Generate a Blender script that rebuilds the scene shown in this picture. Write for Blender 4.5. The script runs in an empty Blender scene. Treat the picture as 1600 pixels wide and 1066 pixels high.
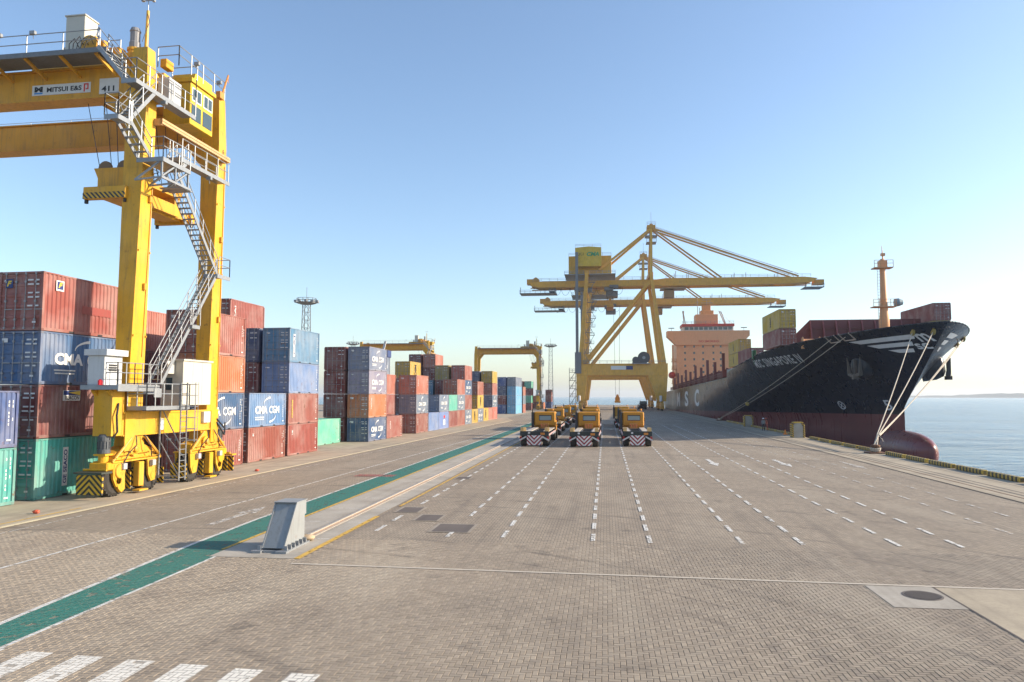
import bpy, math, random
from mathutils import Vector, Matrix
R = math.radians
random.seed(7)
SC = bpy.context.scene
COL = SC.collection

# ---------------------------------------------------------------- camera
cam_d = bpy.data.cameras.new('camera')
cam = bpy.data.objects.new('camera', cam_d)
COL.objects.link(cam)
cam_d.sensor_width = 36.0
cam_d.lens = 36.0 * 1165.0 / 1600.0
cam_d.clip_start = 0.1
cam_d.clip_end = 40000
cam.location = (0, 0, 4.95)
cam.rotation_euler = (R(90 + 4.246), 0, R(7.124))
SC.camera = cam

# ---------------------------------------------------------------- sky, sun, exposure
SUN_AZ = 80.0      # degrees clockwise from the quay direction (+Y)
SUN_EL = 22.5
world = bpy.data.worlds.new('World')
SC.world = world
world.use_nodes = True
wn = world.node_tree
wn.nodes.clear()
w_out = wn.nodes.new('ShaderNodeOutputWorld')
w_bg = wn.nodes.new('ShaderNodeBackground')
w_sky = wn.nodes.new('ShaderNodeTexSky')
w_sky.sky_type = 'NISHITA'
w_sky.sun_disc = False
w_sky.sun_elevation = R(SUN_EL)
w_sky.sun_rotation = R(SUN_AZ)
w_sky.altitude = 0
w_sky.air_density = 1.0
w_sky.dust_density = 0.9
w_sky.ozone_density = 2.2
w_bg.inputs['Strength'].default_value = 0.15
wn.links.new(w_sky.outputs[0], w_bg.inputs[0])
wn.links.new(w_bg.outputs[0], w_out.inputs[0])

sun_d = bpy.data.lights.new('sun', 'SUN')
sun_d.energy = 4.6
sun_d.angle = R(0.53)
sun_d.color = (1.0, 0.86, 0.67)
sun = bpy.data.objects.new('sun', sun_d)
COL.objects.link(sun)
sdir = Vector((math.sin(R(SUN_AZ)) * math.cos(R(SUN_EL)), math.cos(R(SUN_AZ)) * math.cos(R(SUN_EL)), math.sin(R(SUN_EL))))
sun.rotation_euler = sdir.to_track_quat('Z', 'Y').to_euler()
sun.location = (60, 0, 60)

SC.view_settings.view_transform = 'Standard'
SC.view_settings.look = 'None'
SC.view_settings.gamma = 1.0
SC.view_settings.use_curve_mapping = False
SC.view_settings.exposure = 0.74
SC.render.engine = 'CYCLES'
SC.cycles.max_bounces = 6
SC.cycles.transparent_max_bounces = 12
SC.cycles.use_denoising = True

# ---------------------------------------------------------------- mesh builder
class MB:
    def __init__(s):
        s.v = []; s.f = []; s.m = []
    def add(s, vs, fs, m=0):
        b = len(s.v)
        s.v.extend([tuple(p) for p in vs])
        for q in fs:
            s.f.append([b + i for i in q]); s.m.append(m)
        return s
    def box(s, x0, x1, y0, y1, z0, z1, m=0):
        vs = [(x0,y0,z0),(x1,y0,z0),(x1,y1,z0),(x0,y1,z0),(x0,y0,z1),(x1,y0,z1),(x1,y1,z1),(x0,y1,z1)]
        return s.add(vs, [(0,3,2,1),(4,5,6,7),(0,1,5,4),(1,2,6,5),(2,3,7,6),(3,0,4,7)], m)
    def cbox(s, c, d, m=0):
        return s.box(c[0]-d[0]/2, c[0]+d[0]/2, c[1]-d[1]/2, c[1]+d[1]/2, c[2]-d[2]/2, c[2]+d[2]/2, m)
    def bbox(s, x0, x1, y0, y1, z0, z1, b=0.02, m=0):
        """box with chamfered edges"""
        xs, ys, zs = (x0, x1), (y0, y1), (z0, z1)
        vs = []; idx = {}
        for i in (0, 1):
            for j in (0, 1):
                for k in (0, 1):
                    sx, sy, sz = (1, -1)[i], (1, -1)[j], (1, -1)[k]
                    idx[(i,j,k,0)] = len(vs); vs.append((xs[i], ys[j]+sy*b, zs[k]+sz*b))
                    idx[(i,j,k,1)] = len(vs); vs.append((xs[i]+sx*b, ys[j], zs[k]+sz*b))
                    idx[(i,j,k,2)] = len(vs); vs.append((xs[i]+sx*b, ys[j]+sy*b, zs[k]))
        I = lambda i,j,k,a: idx[(i,j,k,a)]
        fs = []
        for i in (0, 1):
            q = [I(i,0,0,0), I(i,1,0,0), I(i,1,1,0), I(i,0,1,0)]; fs.append(q if i else q[::-1])
            q = [I(0,i,0,1), I(1,i,0,1), I(1,i,1,1), I(0,i,1,1)]; fs.append(q[::-1] if i else q)
            q = [I(0,0,i,2), I(1,0,i,2), I(1,1,i,2), I(0,1,i,2)]; fs.append(q if i else q[::-1])
        for i in (0, 1):
            for j in (0, 1):
                q = [I(i,j,0,0), I(i,j,1,0), I(i,j,1,1), I(i,j,0,1)]; fs.append(q if (i+j) % 2 else q[::-1])
                q = [I(i,0,j,0), I(i,1,j,0), I(i,1,j,2), I(i,0,j,2)]; fs.append(q[::-1] if (i+j) % 2 else q)
                q = [I(0,i,j,1), I(1,i,j,1), I(1,i,j,2), I(0,i,j,2)]; fs.append(q if (i+j) % 2 else q[::-1])
                for k in (0, 1):
                    t = [I(i,j,k,0), I(i,j,k,1), I(i,j,k,2)]; fs.append(t)
        return s.add(vs, fs, m)
    def beam(s, p0, p1, w, h, up=(0,0,1), w2=None, h2=None, m=0):
        p0 = Vector(p0); p1 = Vector(p1); d = (p1 - p0).normalized()
        up = Vector(up)
        if abs(d.dot(up)) > 0.98: up = Vector((0, 1, 0))
        r = d.cross(up).normalized(); u = r.cross(d).normalized()
        w2 = w if w2 is None else w2; h2 = h if h2 is None else h2
        vs = []
        for p, a, b in ((p0, w, h), (p1, w2, h2)):
            for i, j in ((-1,-1),(1,-1),(1,1),(-1,1)):
                vs.append(p + r*(i*a/2) + u*(j*b/2))
        return s.add(vs, [(0,1,2,3),(7,6,5,4),(0,4,5,1),(1,5,6,2),(2,6,7,3),(3,7,4,0)], m)
    def tube(s, p0, p1, r, n=6, r2=None, cap=True, m=0):
        p0 = Vector(p0); p1 = Vector(p1); d = (p1 - p0)
        if d.length < 1e-6: return s
        d.normalize(); up = Vector((0,0,1)) if abs(d.z) < 0.9 else Vector((1,0,0))
        a = d.cross(up).normalized(); b = d.cross(a).normalized(); r2 = r if r2 is None else r2
        vs = []
        for p, q in ((p0, r), (p1, r2)):
            for i in range(n):
                t = 2*math.pi*i/n
                vs.append(p + a*(q*math.cos(t)) + b*(q*math.sin(t)))
        fs = [(i, (i+1) % n, n+(i+1) % n, n+i) for i in range(n)]
        if cap: fs += [tuple(range(n))[::-1], tuple(range(n, 2*n))]
        return s.add(vs, fs, m)
    def path(s, pts, r, n=6, m=0):
        for a, b in zip(pts[:-1], pts[1:]): s.tube(a, b, r, n, m=m)
        return s
    def prism(s, poly, a0, a1, axis='x', m=0):
        """polygon in the plane normal to axis, extruded a0..a1"""
        n = len(poly)
        def P(p, a):
            return (a, p[0], p[1]) if axis == 'x' else ((p[0], a, p[1]) if axis == 'y' else (p[0], p[1], a))
        vs = [P(p, a0) for p in poly] + [P(p, a1) for p in poly]
        fs = [tuple(range(n))[::-1], tuple(range(n, 2*n))] + [(i, (i+1) % n, n+(i+1) % n, n+i) for i in range(n)]
        return s.add(vs, fs, m)
    def lathe(s, prof, n=16, axis='z', c=(0,0,0), m=0):
        """prof: list of (radius, height)"""
        vs = []
        for r, h in prof:
            for i in range(n):
                t = 2*math.pi*i/n; x, y = r*math.cos(t), r*math.sin(t)
                p = (x, y, h) if axis == 'z' else ((h, x, y) if axis == 'x' else (x, h, y))
                vs.append((p[0]+c[0], p[1]+c[1], p[2]+c[2]))
        fs = []
        for k in range(len(prof)-1):
            for i in range(n):
                fs.append((k*n+i, k*n+(i+1) % n, (k+1)*n+(i+1) % n, (k+1)*n+i))
        fs.append(tuple(range(n))[::-1]); fs.append(tuple(range((len(prof)-1)*n, len(prof)*n)))
        return s.add(vs, fs, m)
    def quad(s, a, b, c, d, m=0):
        return s.add([a, b, c, d], [(0,1,2,3)], m)
    def rail(s, pts, h=1.05, r=0.024, step=1.4, mids=(0.55,), m=0):
        """guard rail along pts"""
        pts = [Vector(p) for p in pts]
        for a, b in zip(pts[:-1], pts[1:]):
            L = (b-a).length; k = max(1, round(L/step))
            for q in (1.0,) + tuple(mids):
                s.tube(a+Vector((0,0,h*q)), b+Vector((0,0,h*q)), r, 5, m=m)
            for i in range(k+1):
                p = a.lerp(b, i/k)
                s.tube(p, p+Vector((0,0,h)), r*1.15, 5, m=m)
        return s
    def stair(s, p0, p1, side, w=0.7, step=0.26, r=True, m=0):
        """stair from low p0 to high p1; side = horizontal unit vector across the flight"""
        p0 = Vector(p0); p1 = Vector(p1); side = Vector(side).normalized()
        d = p1-p0; n = max(2, round(abs(d.z)/step))
        for q in (0, 1):
            o = side*(w*q)
            s.beam(p0+o, p1+o, 0.05, 0.2, m=m)
        run = Vector((d.x, d.y, 0)).normalized()
        for i in range(1, n):
            p = p0+d*(i/n)
            vs = [p-run*0.11, p+run*0.11, p+run*0.11+side*w, p-run*0.11+side*w]
            lo = [v-Vector((0,0,0.04)) for v in vs]
            s.add(vs+lo, [(0,1,2,3),(7,6,5,4),(0,4,5,1),(1,5,6,2),(2,6,7,3),(3,7,4,0)], m)
        if r:
            for q in (0, 1):
                o = side*(w*q)
                for hh in (0.55, 1.0):
                    s.tube(p0+o+Vector((0,0,hh)), p1+o+Vector((0,0,hh)), 0.026, 5, m=m)
                k = max(2, round(d.length/1.3))
                for i in range(k+1):
                    p = p0+d*(i/k)+o
                    s.tube(p, p+Vector((0,0,1.0)), 0.03, 5, m=m)
        return s
    def mesh(s, name, smooth=False):
        me = bpy.data.meshes.new(name)
        me.from_pydata(s.v, [], s.f)
        if any(s.m): me.polygons.foreach_set('material_index', s.m)
        if smooth: me.polygons.foreach_set('use_smooth', [True]*len(me.polygons))
        me.update()
        return me
    def build(s, name, mats, parent=None, color=None, smooth=False, loc=(0,0,0), rot=None):
        return obj(name, s.mesh(name, smooth), mats, parent, color, loc, rot)

def obj(name, me, mats=None, parent=None, color=None, loc=(0,0,0), rot=None):
    o = bpy.data.objects.new(name, me)
    COL.objects.link(o)
    if mats is not None and me is not None and len(me.materials) == 0:
        for k in (mats if isinstance(mats, (list, tuple)) else [mats]): me.materials.append(k)
    o.location = loc
    if rot is not None: o.rotation_euler = rot
    if parent is not None: o.parent = parent
    if color is not None: o.color = (color[0], color[1], color[2], 1)
    return o

def empty(name, loc=(0,0,0), rz=0.0):
    o = bpy.data.objects.new(name, None)
    COL.objects.link(o)
    o.location = loc; o.rotation_euler = (0, 0, rz); o.empty_display_size = 0.3
    return o

def tag(o, label, cat, group=None):
    o['label'] = label; o['category'] = cat
    if group: o['group'] = group
    return o

def struct(o, kind='structure'):
    o['kind'] = kind
    return o

def copy_tree(o, parent=None):
    c = o.copy(); COL.objects.link(c); c.parent = parent
    for k in ('label', 'group', 'category'):
        if k in o: c[k] = o[k]
    for ch in list(o.children): copy_tree(ch, c)
    return c

# ---------------------------------------------------------------- lettering
_txt = {}
def text_mesh(body, bold=0.0, shear=0.0, spacing=1.0, extrude=0.0):
    key = (body, bold, shear, spacing, extrude)
    if key in _txt: return _txt[key]
    cu = bpy.data.curves.new('lettering', 'FONT')
    cu.body = body; cu.align_x = 'CENTER'; cu.align_y = 'CENTER'; cu.size = 1.0
    cu.offset = bold; cu.shear = shear; cu.space_character = spacing; cu.extrude = extrude
    cu.resolution_u = 3
    t = bpy.data.objects.new('lettering_source', cu)
    COL.objects.link(t)
    dg = bpy.context.evaluated_depsgraph_get()
    me = bpy.data.meshes.new_from_object(t.evaluated_get(dg))
    bpy.data.objects.remove(t); bpy.data.curves.remove(cu)
    me.materials.clear()
    xs = [v.co.x for v in me.vertices]; ys = [v.co.y for v in me.vertices]
    cx, cy = (max(xs)+min(xs))/2, (max(ys)+min(ys))/2
    w, h = max(xs)-min(xs), max(ys)-min(ys)
    for v in me.vertices:
        v.co.x = (v.co.x-cx)/w; v.co.y = (v.co.y-cy)/h
    _txt[key] = me
    return me

FACE = {  # text axes on a wall: (direction of reading, up, outward)
    '+x': (Vector((0,1,0)), Vector((0,0,1)), Vector((1,0,0))),
    '-x': (Vector((0,-1,0)), Vector((0,0,1)), Vector((-1,0,0))),
    '-y': (Vector((1,0,0)), Vector((0,0,1)), Vector((0,-1,0))),
}
def lettering(body, mat, parent, c, w, h, face='+x', turn=0, bold=0.02, shear=0.0, spacing=1.0, name='lettering'):
    """letters w wide (along reading) and h high centred at c; turn = degrees counter-clockwise"""
    me = text_mesh(body, bold, shear, spacing).copy()
    a, b, n = FACE[face]
    M = Matrix((a, b, n)).transposed().to_4x4()
    me.materials.append(mat)
    o = obj(name, me, None, parent)
    o.matrix_local = Matrix.Translation(Vector(c)) @ M @ Matrix.Rotation(R(turn), 4, 'Z') @ Matrix.Diagonal((w, h, 1, 1))
    return o

# ---------------------------------------------------------------- materials
class NT:
    def __init__(s, name):
        s.mat = bpy.data.materials.new(name); s.mat.use_nodes = True
        s.t = s.mat.node_tree; s.t.nodes.clear()
        s.out = s.n('ShaderNodeOutputMaterial')
    def n(s, typ, **kw):
        k = s.t.nodes.new(typ)
        for a, b in kw.items(): setattr(k, a, b)
        return k
    def link(s, a, b): s.t.links.new(a, b)
    def put(s, sock, v):
        if hasattr(v, 'is_output') or hasattr(v, 'links'): s.link(v, sock)
        else: sock.default_value = v
    def M(s, op, a, b=None, c=None, clamp=False):
        k = s.n('ShaderNodeMath', operation=op); k.use_clamp = clamp
        s.put(k.inputs[0], a)
        if b is not None: s.put(k.inputs[1], b)
        if c is not None: s.put(k.inputs[2], c)
        return k.outputs[0]
    def mix(s, f, a, b, mode='MIX'):
        k = s.n('ShaderNodeMix', data_type='RGBA', blend_type=mode)
        s.put(k.inputs[0], f)
        for sock, v in ((k.inputs[6], a), (k.inputs[7], b)):
            if isinstance(v, tuple) and len(v) == 3: v = v+(1,)
            s.put(sock, v)
        return k.outputs[2]
    def noise(s, vec, scale, detail=3, rough=0.55, dim='3D'):
        k = s.n('ShaderNodeTexNoise'); k.noise_dimensions = dim
        k.inputs['Scale'].default_value = scale; k.inputs['Detail'].default_value = detail
        k.inputs['Roughness'].default_value = rough
        if vec is not None: s.link(vec, k.inputs['Vector'])
        return k.outputs[0]
    def ramp(s, f, a, b):
        k = s.n('ShaderNodeMapRange'); k.inputs[1].default_value = a; k.inputs[2].default_value = b
        k.clamp = True
        s.put(k.inputs[0], f)
        return k.outputs[0]
    def vscale(s, v, sc):
        k = s.n('ShaderNodeVectorMath', operation='MULTIPLY'); s.link(v, k.inputs[0]); k.inputs[1].default_value = sc
        return k.outputs[0]
    def coord(s, what='Object', shift=True):
        tc = s.n('ShaderNodeTexCoord'); v = tc.outputs[what]
        if shift:
            oi = s.n('ShaderNodeObjectInfo'); q = s.M('MULTIPLY', oi.outputs['Random'], 71.0)
            k = s.n('ShaderNodeVectorMath', operation='ADD'); s.link(v, k.inputs[0]); s.link(q, k.inputs[1]); v = k.outputs[0]
        return v
    def bsdf(s, color, rough=0.5, metal=0.0, bump=None, bstr=0.3, bdist=0.01, spec=0.5, **kw):
        b = s.n('ShaderNodeBsdfPrincipled')
        if isinstance(color, tuple) and len(color) == 3: color = color+(1,)
        s.put(b.inputs['Base Color'], color); s.put(b.inputs['Roughness'], rough); s.put(b.inputs['Metallic'], metal)
        b.inputs['Specular IOR Level'].default_value = spec
        for k, v in kw.items(): s.put(b.inputs[k], v)
        if bump is not None:
            k = s.n('ShaderNodeBump'); k.inputs['Strength'].default_value = bstr; k.inputs['Distance'].default_value = bdist
            s.link(bump, k.inputs['Height']); s.link(k.outputs[0], b.inputs['Normal'])
        return b.outputs[0]
    def done(s, sh):
        s.link(sh, s.out.inputs['Surface']); return s.mat

def paint(name, color=None, wear=0.25, rust=0.1, rough=0.45, dirt=(0.11, 0.085, 0.06), vary=0.18, streak=0.35, fade=0.0, spec=0.4):
    """painted steel; colour from the object's own colour unless given"""
    t = NT(name); v = t.coord()
    if color is None:
        oi = t.n('ShaderNodeObjectInfo'); base = oi.outputs['Color']
    else: base = color+(1,)
    n1 = t.noise(v, 0.9, 4)
    b1 = t.mix(t.M('MULTIPLY', t.ramp(n1, 0.35, 0.7), vary), base, t.mix(1.0, base, (0.62, 0.6, 0.58), 'MULTIPLY'))
    if fade:
        b1 = t.mix(t.M('MULTIPLY', t.ramp(t.noise(v, 0.5, 3), 0.4, 0.65), fade), b1, (0.55, 0.5, 0.46))
    st = t.noise(t.vscale(v, (4.0, 4.0, 0.35)), 1.6, 4)
    b2 = t.mix(t.M('MULTIPLY', t.ramp(st, 0.5, 0.78), streak), b1, dirt)
    r1 = t.M('MULTIPLY', t.ramp(t.noise(v, 2.6, 6, 0.65), 0.6, 0.68), t.ramp(t.noise(v, 0.7, 2), 0.4, 0.65))
    b3 = t.mix(t.M('MULTIPLY', r1, rust), b2, (0.16, 0.062, 0.025))
    fine = t.noise(v, 14, 3)
    b4 = t.mix(t.M('MULTIPLY', t.ramp(fine, 0.55, 0.75), wear*0.5), b3, dirt)
    rg = t.M('ADD', rough, t.M('MULTIPLY', st, 0.2))
    return t.done(t.bsdf(b4, rg, spec=spec))

def plain(name, color, rough=0.6, metal=0.0, vary=0.2, scale=6.0, spec=0.4, bump=0.0):
    t = NT(name); v = t.coord()
    n = t.noise(v, scale, 4)
    c = t.mix(t.M('MULTIPLY', t.ramp(n, 0.3, 0.75), vary*2), color, tuple(k*0.62 for k in color))
    return t.done(t.bsdf(c, rough, metal, bump=n if bump else None, bstr=bump, spec=spec))

m_cont = paint('container_paint', wear=0.3, rust=0.85, rough=0.5, vary=0.25, streak=0.34, fade=0.25)
m_crane = paint('crane_paint', wear=0.3, rust=0.6, rough=0.4, vary=0.35, streak=0.42, fade=0.06)
m_paint = paint('machine_paint', wear=0.2, rust=0.2, rough=0.4, vary=0.15, streak=0.2)
def hull_material():
    t = NT('hull_paint'); tc = t.n('ShaderNodeTexCoord'); v = tc.outputs['Object']; oi = t.n('ShaderNodeObjectInfo'); base = oi.outputs['Color']
    sp = t.n('ShaderNodeSeparateXYZ'); t.link(v, sp.inputs[0])
    c = t.mix(t.M('MULTIPLY', t.ramp(t.noise(v, 0.12, 5), 0.4, 0.7), 0.5), base, t.mix(1.0, base, (0.55, 0.55, 0.6), 'MULTIPLY'))
    st = t.noise(t.vscale(v, (1.5, 1.5, 0.09)), 1.2, 5)
    c = t.mix(t.M('MULTIPLY', t.ramp(st, 0.56, 0.8), 0.08), c, (0.16, 0.14, 0.13))
    ru = t.M('MULTIPLY', t.ramp(t.noise(t.vscale(v, (2.2, 2.2, 0.2)), 1.0, 6, 0.65), 0.64, 0.72), t.ramp(t.noise(v, 0.09, 2), 0.45, 0.65))
    c = t.mix(t.M('MULTIPLY', ru, 0.12), c, (0.13, 0.06, 0.035))
    sc = t.M('MULTIPLY', t.ramp(t.noise(t.vscale(v, (1, 0.25, 1.6)), 1.3, 6, 0.7), 0.66, 0.72), t.ramp(t.noise(v, 0.15, 2), 0.5, 0.65))
    c = t.mix(t.M('MULTIPLY', sc, 0.05), c, (0.28, 0.27, 0.26))
    fz = t.M('FRACT', t.M('DIVIDE', sp.outputs[2], 2.3)); fy = t.M('FRACT', t.M('ADD', t.M('DIVIDE', sp.outputs[1], 9.5), t.M('MULTIPLY', t.M('FLOOR', t.M('DIVIDE', sp.outputs[2], 2.3)), 0.5)))
    seam = t.M('MAXIMUM', t.M('LESS_THAN', fz, 0.018), t.M('LESS_THAN', fy, 0.005))
    c = t.mix(t.M('MULTIPLY', seam, 0.3), c, (0.06, 0.055, 0.055))
    h = t.M('ADD', t.M('MULTIPLY', t.noise(v, 0.35, 0), 0.25), t.M('MULTIPLY', seam, -0.1))
    return t.done(t.bsdf(c, t.M('ADD', 0.2, t.M('MULTIPLY', st, 0.18)), bump=h, bstr=0.14, bdist=0.06, spec=0.35))
m_hull = hull_material()
m_galv = plain('galvanised_steel', (0.3, 0.315, 0.33), 0.45, 0.3, 0.25, 3)
m_grate = plain('steel_grating', (0.2, 0.21, 0.22), 0.6, 0.3, 0.3, 9)
m_dark = plain('dark_steel', (0.035, 0.035, 0.038), 0.55, 0.2)
m_rubber = plain('tyre_rubber', (0.055, 0.05, 0.045), 0.85, 0, 0.3, 5, 0.2)
m_white = plain('white_lettering', (0.66, 0.66, 0.64), 0.55, 0, 0.12, 5)
m_blackl = plain('black_lettering', (0.02, 0.02, 0.022), 0.5, 0, 0.1)
m_navyl = plain('navy_lettering', (0.02, 0.04, 0.16), 0.5, 0, 0.1)
m_redl = plain('red_lettering', (0.6, 0.05, 0.04), 0.5, 0, 0.1)
m_bluel = plain('blue_lettering', (0.05, 0.25, 0.6), 0.5, 0, 0.1)
m_greenl = plain('green_lettering', (0.03, 0.3, 0.13), 0.5, 0, 0.1)
m_yell = plain('yellow_lettering', (0.72, 0.5, 0.05), 0.5, 0, 0.1)
m_bar = plain('locking_bar_steel', (0.3, 0.3, 0.31), 0.45, 0.5, 0.3, 4)
m_cream = plain('cream_cabinet_paint', (0.55, 0.52, 0.44), 0.5, 0, 0.14, 1.2)
m_rope = plain('mooring_rope', (0.56, 0.49, 0.4), 0.9, 0, 0.12, 0.6, 0.1)
m_rusty = plain('rusty_steel', (0.17, 0.085, 0.05), 0.8, 0.2, 0.35, 8)
m_railtop = plain('worn_rail_steel', (0.5, 0.43, 0.35), 0.45, 0.2, 0.3, 12)
m_seam = plain('pale_mortar', (0.55, 0.48, 0.39), 0.9, 0, 0.2, 3)
m_railside = plain('rail_side_rust', (0.24, 0.155, 0.115), 0.8, 0, 0.3, 6)
m_iron = plain('cast_iron', (0.15, 0.125, 0.105), 0.7, 0.1, 0.3, 12)
m_cloth = plain('work_clothing', (0.5, 0.5, 0.5), 0.9, 0, 0.2, 10, 0.1)
t = NT('object_colour_plain'); oi = t.n('ShaderNodeObjectInfo')
m_obj = t.done(t.bsdf(oi.outputs['Color'], 0.6))
t = NT('window_glass'); m_glass = t.done(t.bsdf((0.05, 0.075, 0.085), 0.08, 0.0, spec=0.8))

def stripes(name, c1, c2, pitch, kind='diag', chev=False, vee=False):
    """painted warning stripes in the plate's own plane (object x = across, z = up)"""
    t = NT(name); tc = t.n('ShaderNodeTexCoord'); sp = t.n('ShaderNodeSeparateXYZ'); t.link(tc.outputs['Object'], sp.inputs[0])
    x = sp.outputs[0]
    if chev: x = t.M('ABSOLUTE', x)
    if kind == 'y': x = sp.outputs[1]
    u = t.M('SUBTRACT' if vee else 'ADD', x, sp.outputs[2]) if kind != 'y' else x
    f = t.M('FRACT', t.M('DIVIDE', u, pitch))
    k = t.M('GREATER_THAN', f, 0.5)
    c = t.mix(k, c1, c2)
    n = t.noise(tc.outputs['Object'], 5, 5)
    c = t.mix(t.M('MULTIPLY', t.ramp(n, 0.5, 0.72), 0.5), c, (0.14, 0.11, 0.08))
    return t.done(t.bsdf(c, 0.5))
m_hazard = stripes('black_yellow_chevron', (0.62, 0.36, 0.015), (0.02, 0.02, 0.02), 0.3, chev=True)
m_hazdiag = stripes('black_yellow_stripes', (0.62, 0.36, 0.015), (0.02, 0.02, 0.02), 0.26)
m_redchev = stripes('red_white_chevron', (0.75, 0.72, 0.7), (0.3, 0.03, 0.04), 0.4, chev=True, vee=True)
m_kerb = stripes('kerb_stripes', (0.5, 0.33, 0.05), (0.045, 0.04, 0.03), 0.44, 'y')
m_redwhite = stripes('red_white_strip', (0.7, 0.66, 0.62), (0.4, 0.04, 0.04), 0.8, 'y')

# --- ground -----------------------------------------------------------------
CELL = 0.1125
def herring(t, P):
    """herringbone of 2:1 pavers; returns (joint distance 0..0.5, random id value)"""
    sp = t.n('ShaderNodeSeparateXYZ'); t.link(P, sp.inputs[0])
    x = t.M('DIVIDE', sp.outputs[0], CELL); y = t.M('DIVIDE', sp.outputs[1], CELL)
    i = t.M('FLOOR', x); j = t.M('FLOOR', y)
    fx = t.M('SUBTRACT', x, i); fy = t.M('SUBTRACT', y, j)
    k = t.M('FLOORED_MODULO', t.M('SUBTRACT', i, j), 4.0)
    is0 = t.M('COMPARE', k, 0.0, 0.1); is1 = t.M('COMPARE', k, 1.0, 0.1); is2 = t.M('COMPARE', k, 2.0, 0.1); is3 = t.M('COMPARE', k, 3.0, 0.1)
    big = 1.0
    # distance to the four sides, ignoring the inner half-line of each paver
    dl = t.M('ADD', fx, is1); dr = t.M('ADD', t.M('SUBTRACT', 1.0, fx), is0)
    db = t.M('ADD', fy, is2); dt = t.M('ADD', t.M('SUBTRACT', 1.0, fy), is3)
    d = t.M('MINIMUM', t.M('MINIMUM', dl, dr), t.M('MINIMUM', db, dt))
    idx = t.M('SUBTRACT', i, is1); idy = t.M('SUBTRACT', j, is2)
    cx = t.n('ShaderNodeCombineXYZ'); t.link(idx, cx.inputs[0]); t.link(idy, cx.inputs[1])
    wn_ = t.n('ShaderNodeTexWhiteNoise'); wn_.noise_dimensions = '2D'; t.link(cx.outputs[0], wn_.inputs['Vector'])
    return d, wn_.outputs['Value']

def world_pos(t):
    g = t.n('ShaderNodeNewGeometry'); return g.outputs['Position']

def paver_colour(t, P, d, rnd):
    c = t.mix(rnd, (0.305, 0.248, 0.185), (0.42, 0.345, 0.26))
    c = t.mix(t.M('MULTIPLY', t.ramp(rnd, 0.8, 0.82), 0.4), c, (0.19, 0.16, 0.13))
    big = t.noise(P, 0.22, 5, 0.6)
    c = t.mix(t.M('MULTIPLY', t.ramp(big, 0.42, 0.72), 0.45), c, (0.2, 0.165, 0.13))
    mid = t.noise(P, 1.1, 5, 0.65)
    c = t.mix(t.M('MULTIPLY', t.ramp(mid, 0.55, 0.75), 0.35), c, (0.15, 0.125, 0.105))
    pale = t.noise(t.vscale(P, (0.35, 0.08, 1)), 1.0, 4)
    c = t.mix(t.M('MULTIPLY', t.ramp(pale, 0.5, 0.72), 0.4), c, (0.5, 0.43, 0.33))
    tyre = t.noise(t.vscale(P, (1.6, 0.05, 1)), 1.0, 3)
    c = t.mix(t.M('MULTIPLY', t.ramp(tyre, 0.55, 0.72), 0.32), c, (0.13, 0.11, 0.095))
    ctr = t.n('ShaderNodeVectorMath', operation='SUBTRACT'); t.link(P, ctr.inputs[0]); ctr.inputs[1].default_value = (-14.0, 2.0, 0.0)
    ln = t.n('ShaderNodeVectorMath', operation='LENGTH'); t.link(ctr.outputs[0], ln.inputs[0])
    arc = t.noise(None, 1.1, 3, 0.6, '1D'); an = arc.node; t.link(ln.outputs['Value'], an.inputs['W'])
    c = t.mix(t.M('MULTIPLY', t.M('MULTIPLY', t.ramp(arc, 0.6, 0.68), t.ramp(t.noise(P, 0.3, 4), 0.45, 0.6)), 0.5), c, (0.12, 0.1, 0.085))
    oil = t.M('MULTIPLY', t.ramp(t.noise(P, 0.55, 3), 0.62, 0.72), t.ramp(t.noise(P, 4, 3), 0.35, 0.6))
    c = t.mix(t.M('MULTIPLY', oil, 0.45), c, (0.07, 0.06, 0.055))
    fine = t.noise(P, 60, 3, 0.7)
    c = t.mix(t.M('MULTIPLY', t.ramp(fine, 0.35, 0.75), 0.22), c, (0.13, 0.11, 0.09))
    return c

t = NT('paver_ground'); P = world_pos(t); d, rnd = herring(t, P)
c = paver_colour(t, P, d, rnd)
j = t.ramp(d, 0.035, 0.075)
c = t.mix(j, (0.085, 0.07, 0.055), c)
m_ground = t.done(t.bsdf(c, 0.85, bump=t.ramp(d, 0.03, 0.12), bstr=0.5, bdist=0.006, spec=0.25))
t = NT('paver_concrete'); P = world_pos(t); d, rnd = herring(t, P)
m_paver = t.done(t.bsdf(paver_colour(t, P, d, rnd), 0.85, bump=t.noise(P, 120, 3), bstr=0.25, bdist=0.003, spec=0.25))
m_sand = plain('joint_sand', (0.085, 0.07, 0.055), 0.95, 0, 0.2, 30)

def concrete(name, color, crack=0.0, streaky=0.3, stain=(0.2, 0.17, 0.135)):
    t = NT(name); P = world_pos(t)
    c = t.mix(t.M('MULTIPLY', t.ramp(t.noise(P, 0.5, 5, 0.6), 0.4, 0.7), 0.5), color, stain)
    c = t.mix(t.M('MULTIPLY', t.ramp(t.noise(t.vscale(P, (2.0, 0.06, 1)), 1.0, 4), 0.5, 0.75), streaky), c, tuple(k*0.6 for k in stain))
    c = t.mix(t.M('MULTIPLY', t.ramp(t.noise(P, 9, 5, 0.7), 0.45, 0.75), 0.25), c, tuple(k*0.8 for k in stain))
    return t.done(t.bsdf(c, 0.85, bump=t.noise(P, 40, 4), bstr=0.15, bdist=0.004, spec=0.25))
m_apron = concrete('yard_concrete', (0.45, 0.37, 0.27), streaky=0.45)
m_conc = concrete('pale_concrete', (0.43, 0.39, 0.33))
m_conc2 = concrete('worn_concrete', (0.36, 0.31, 0.25), streaky=0.35)
m_sandy = concrete('sandy_concrete', (0.44, 0.37, 0.27))
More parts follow.
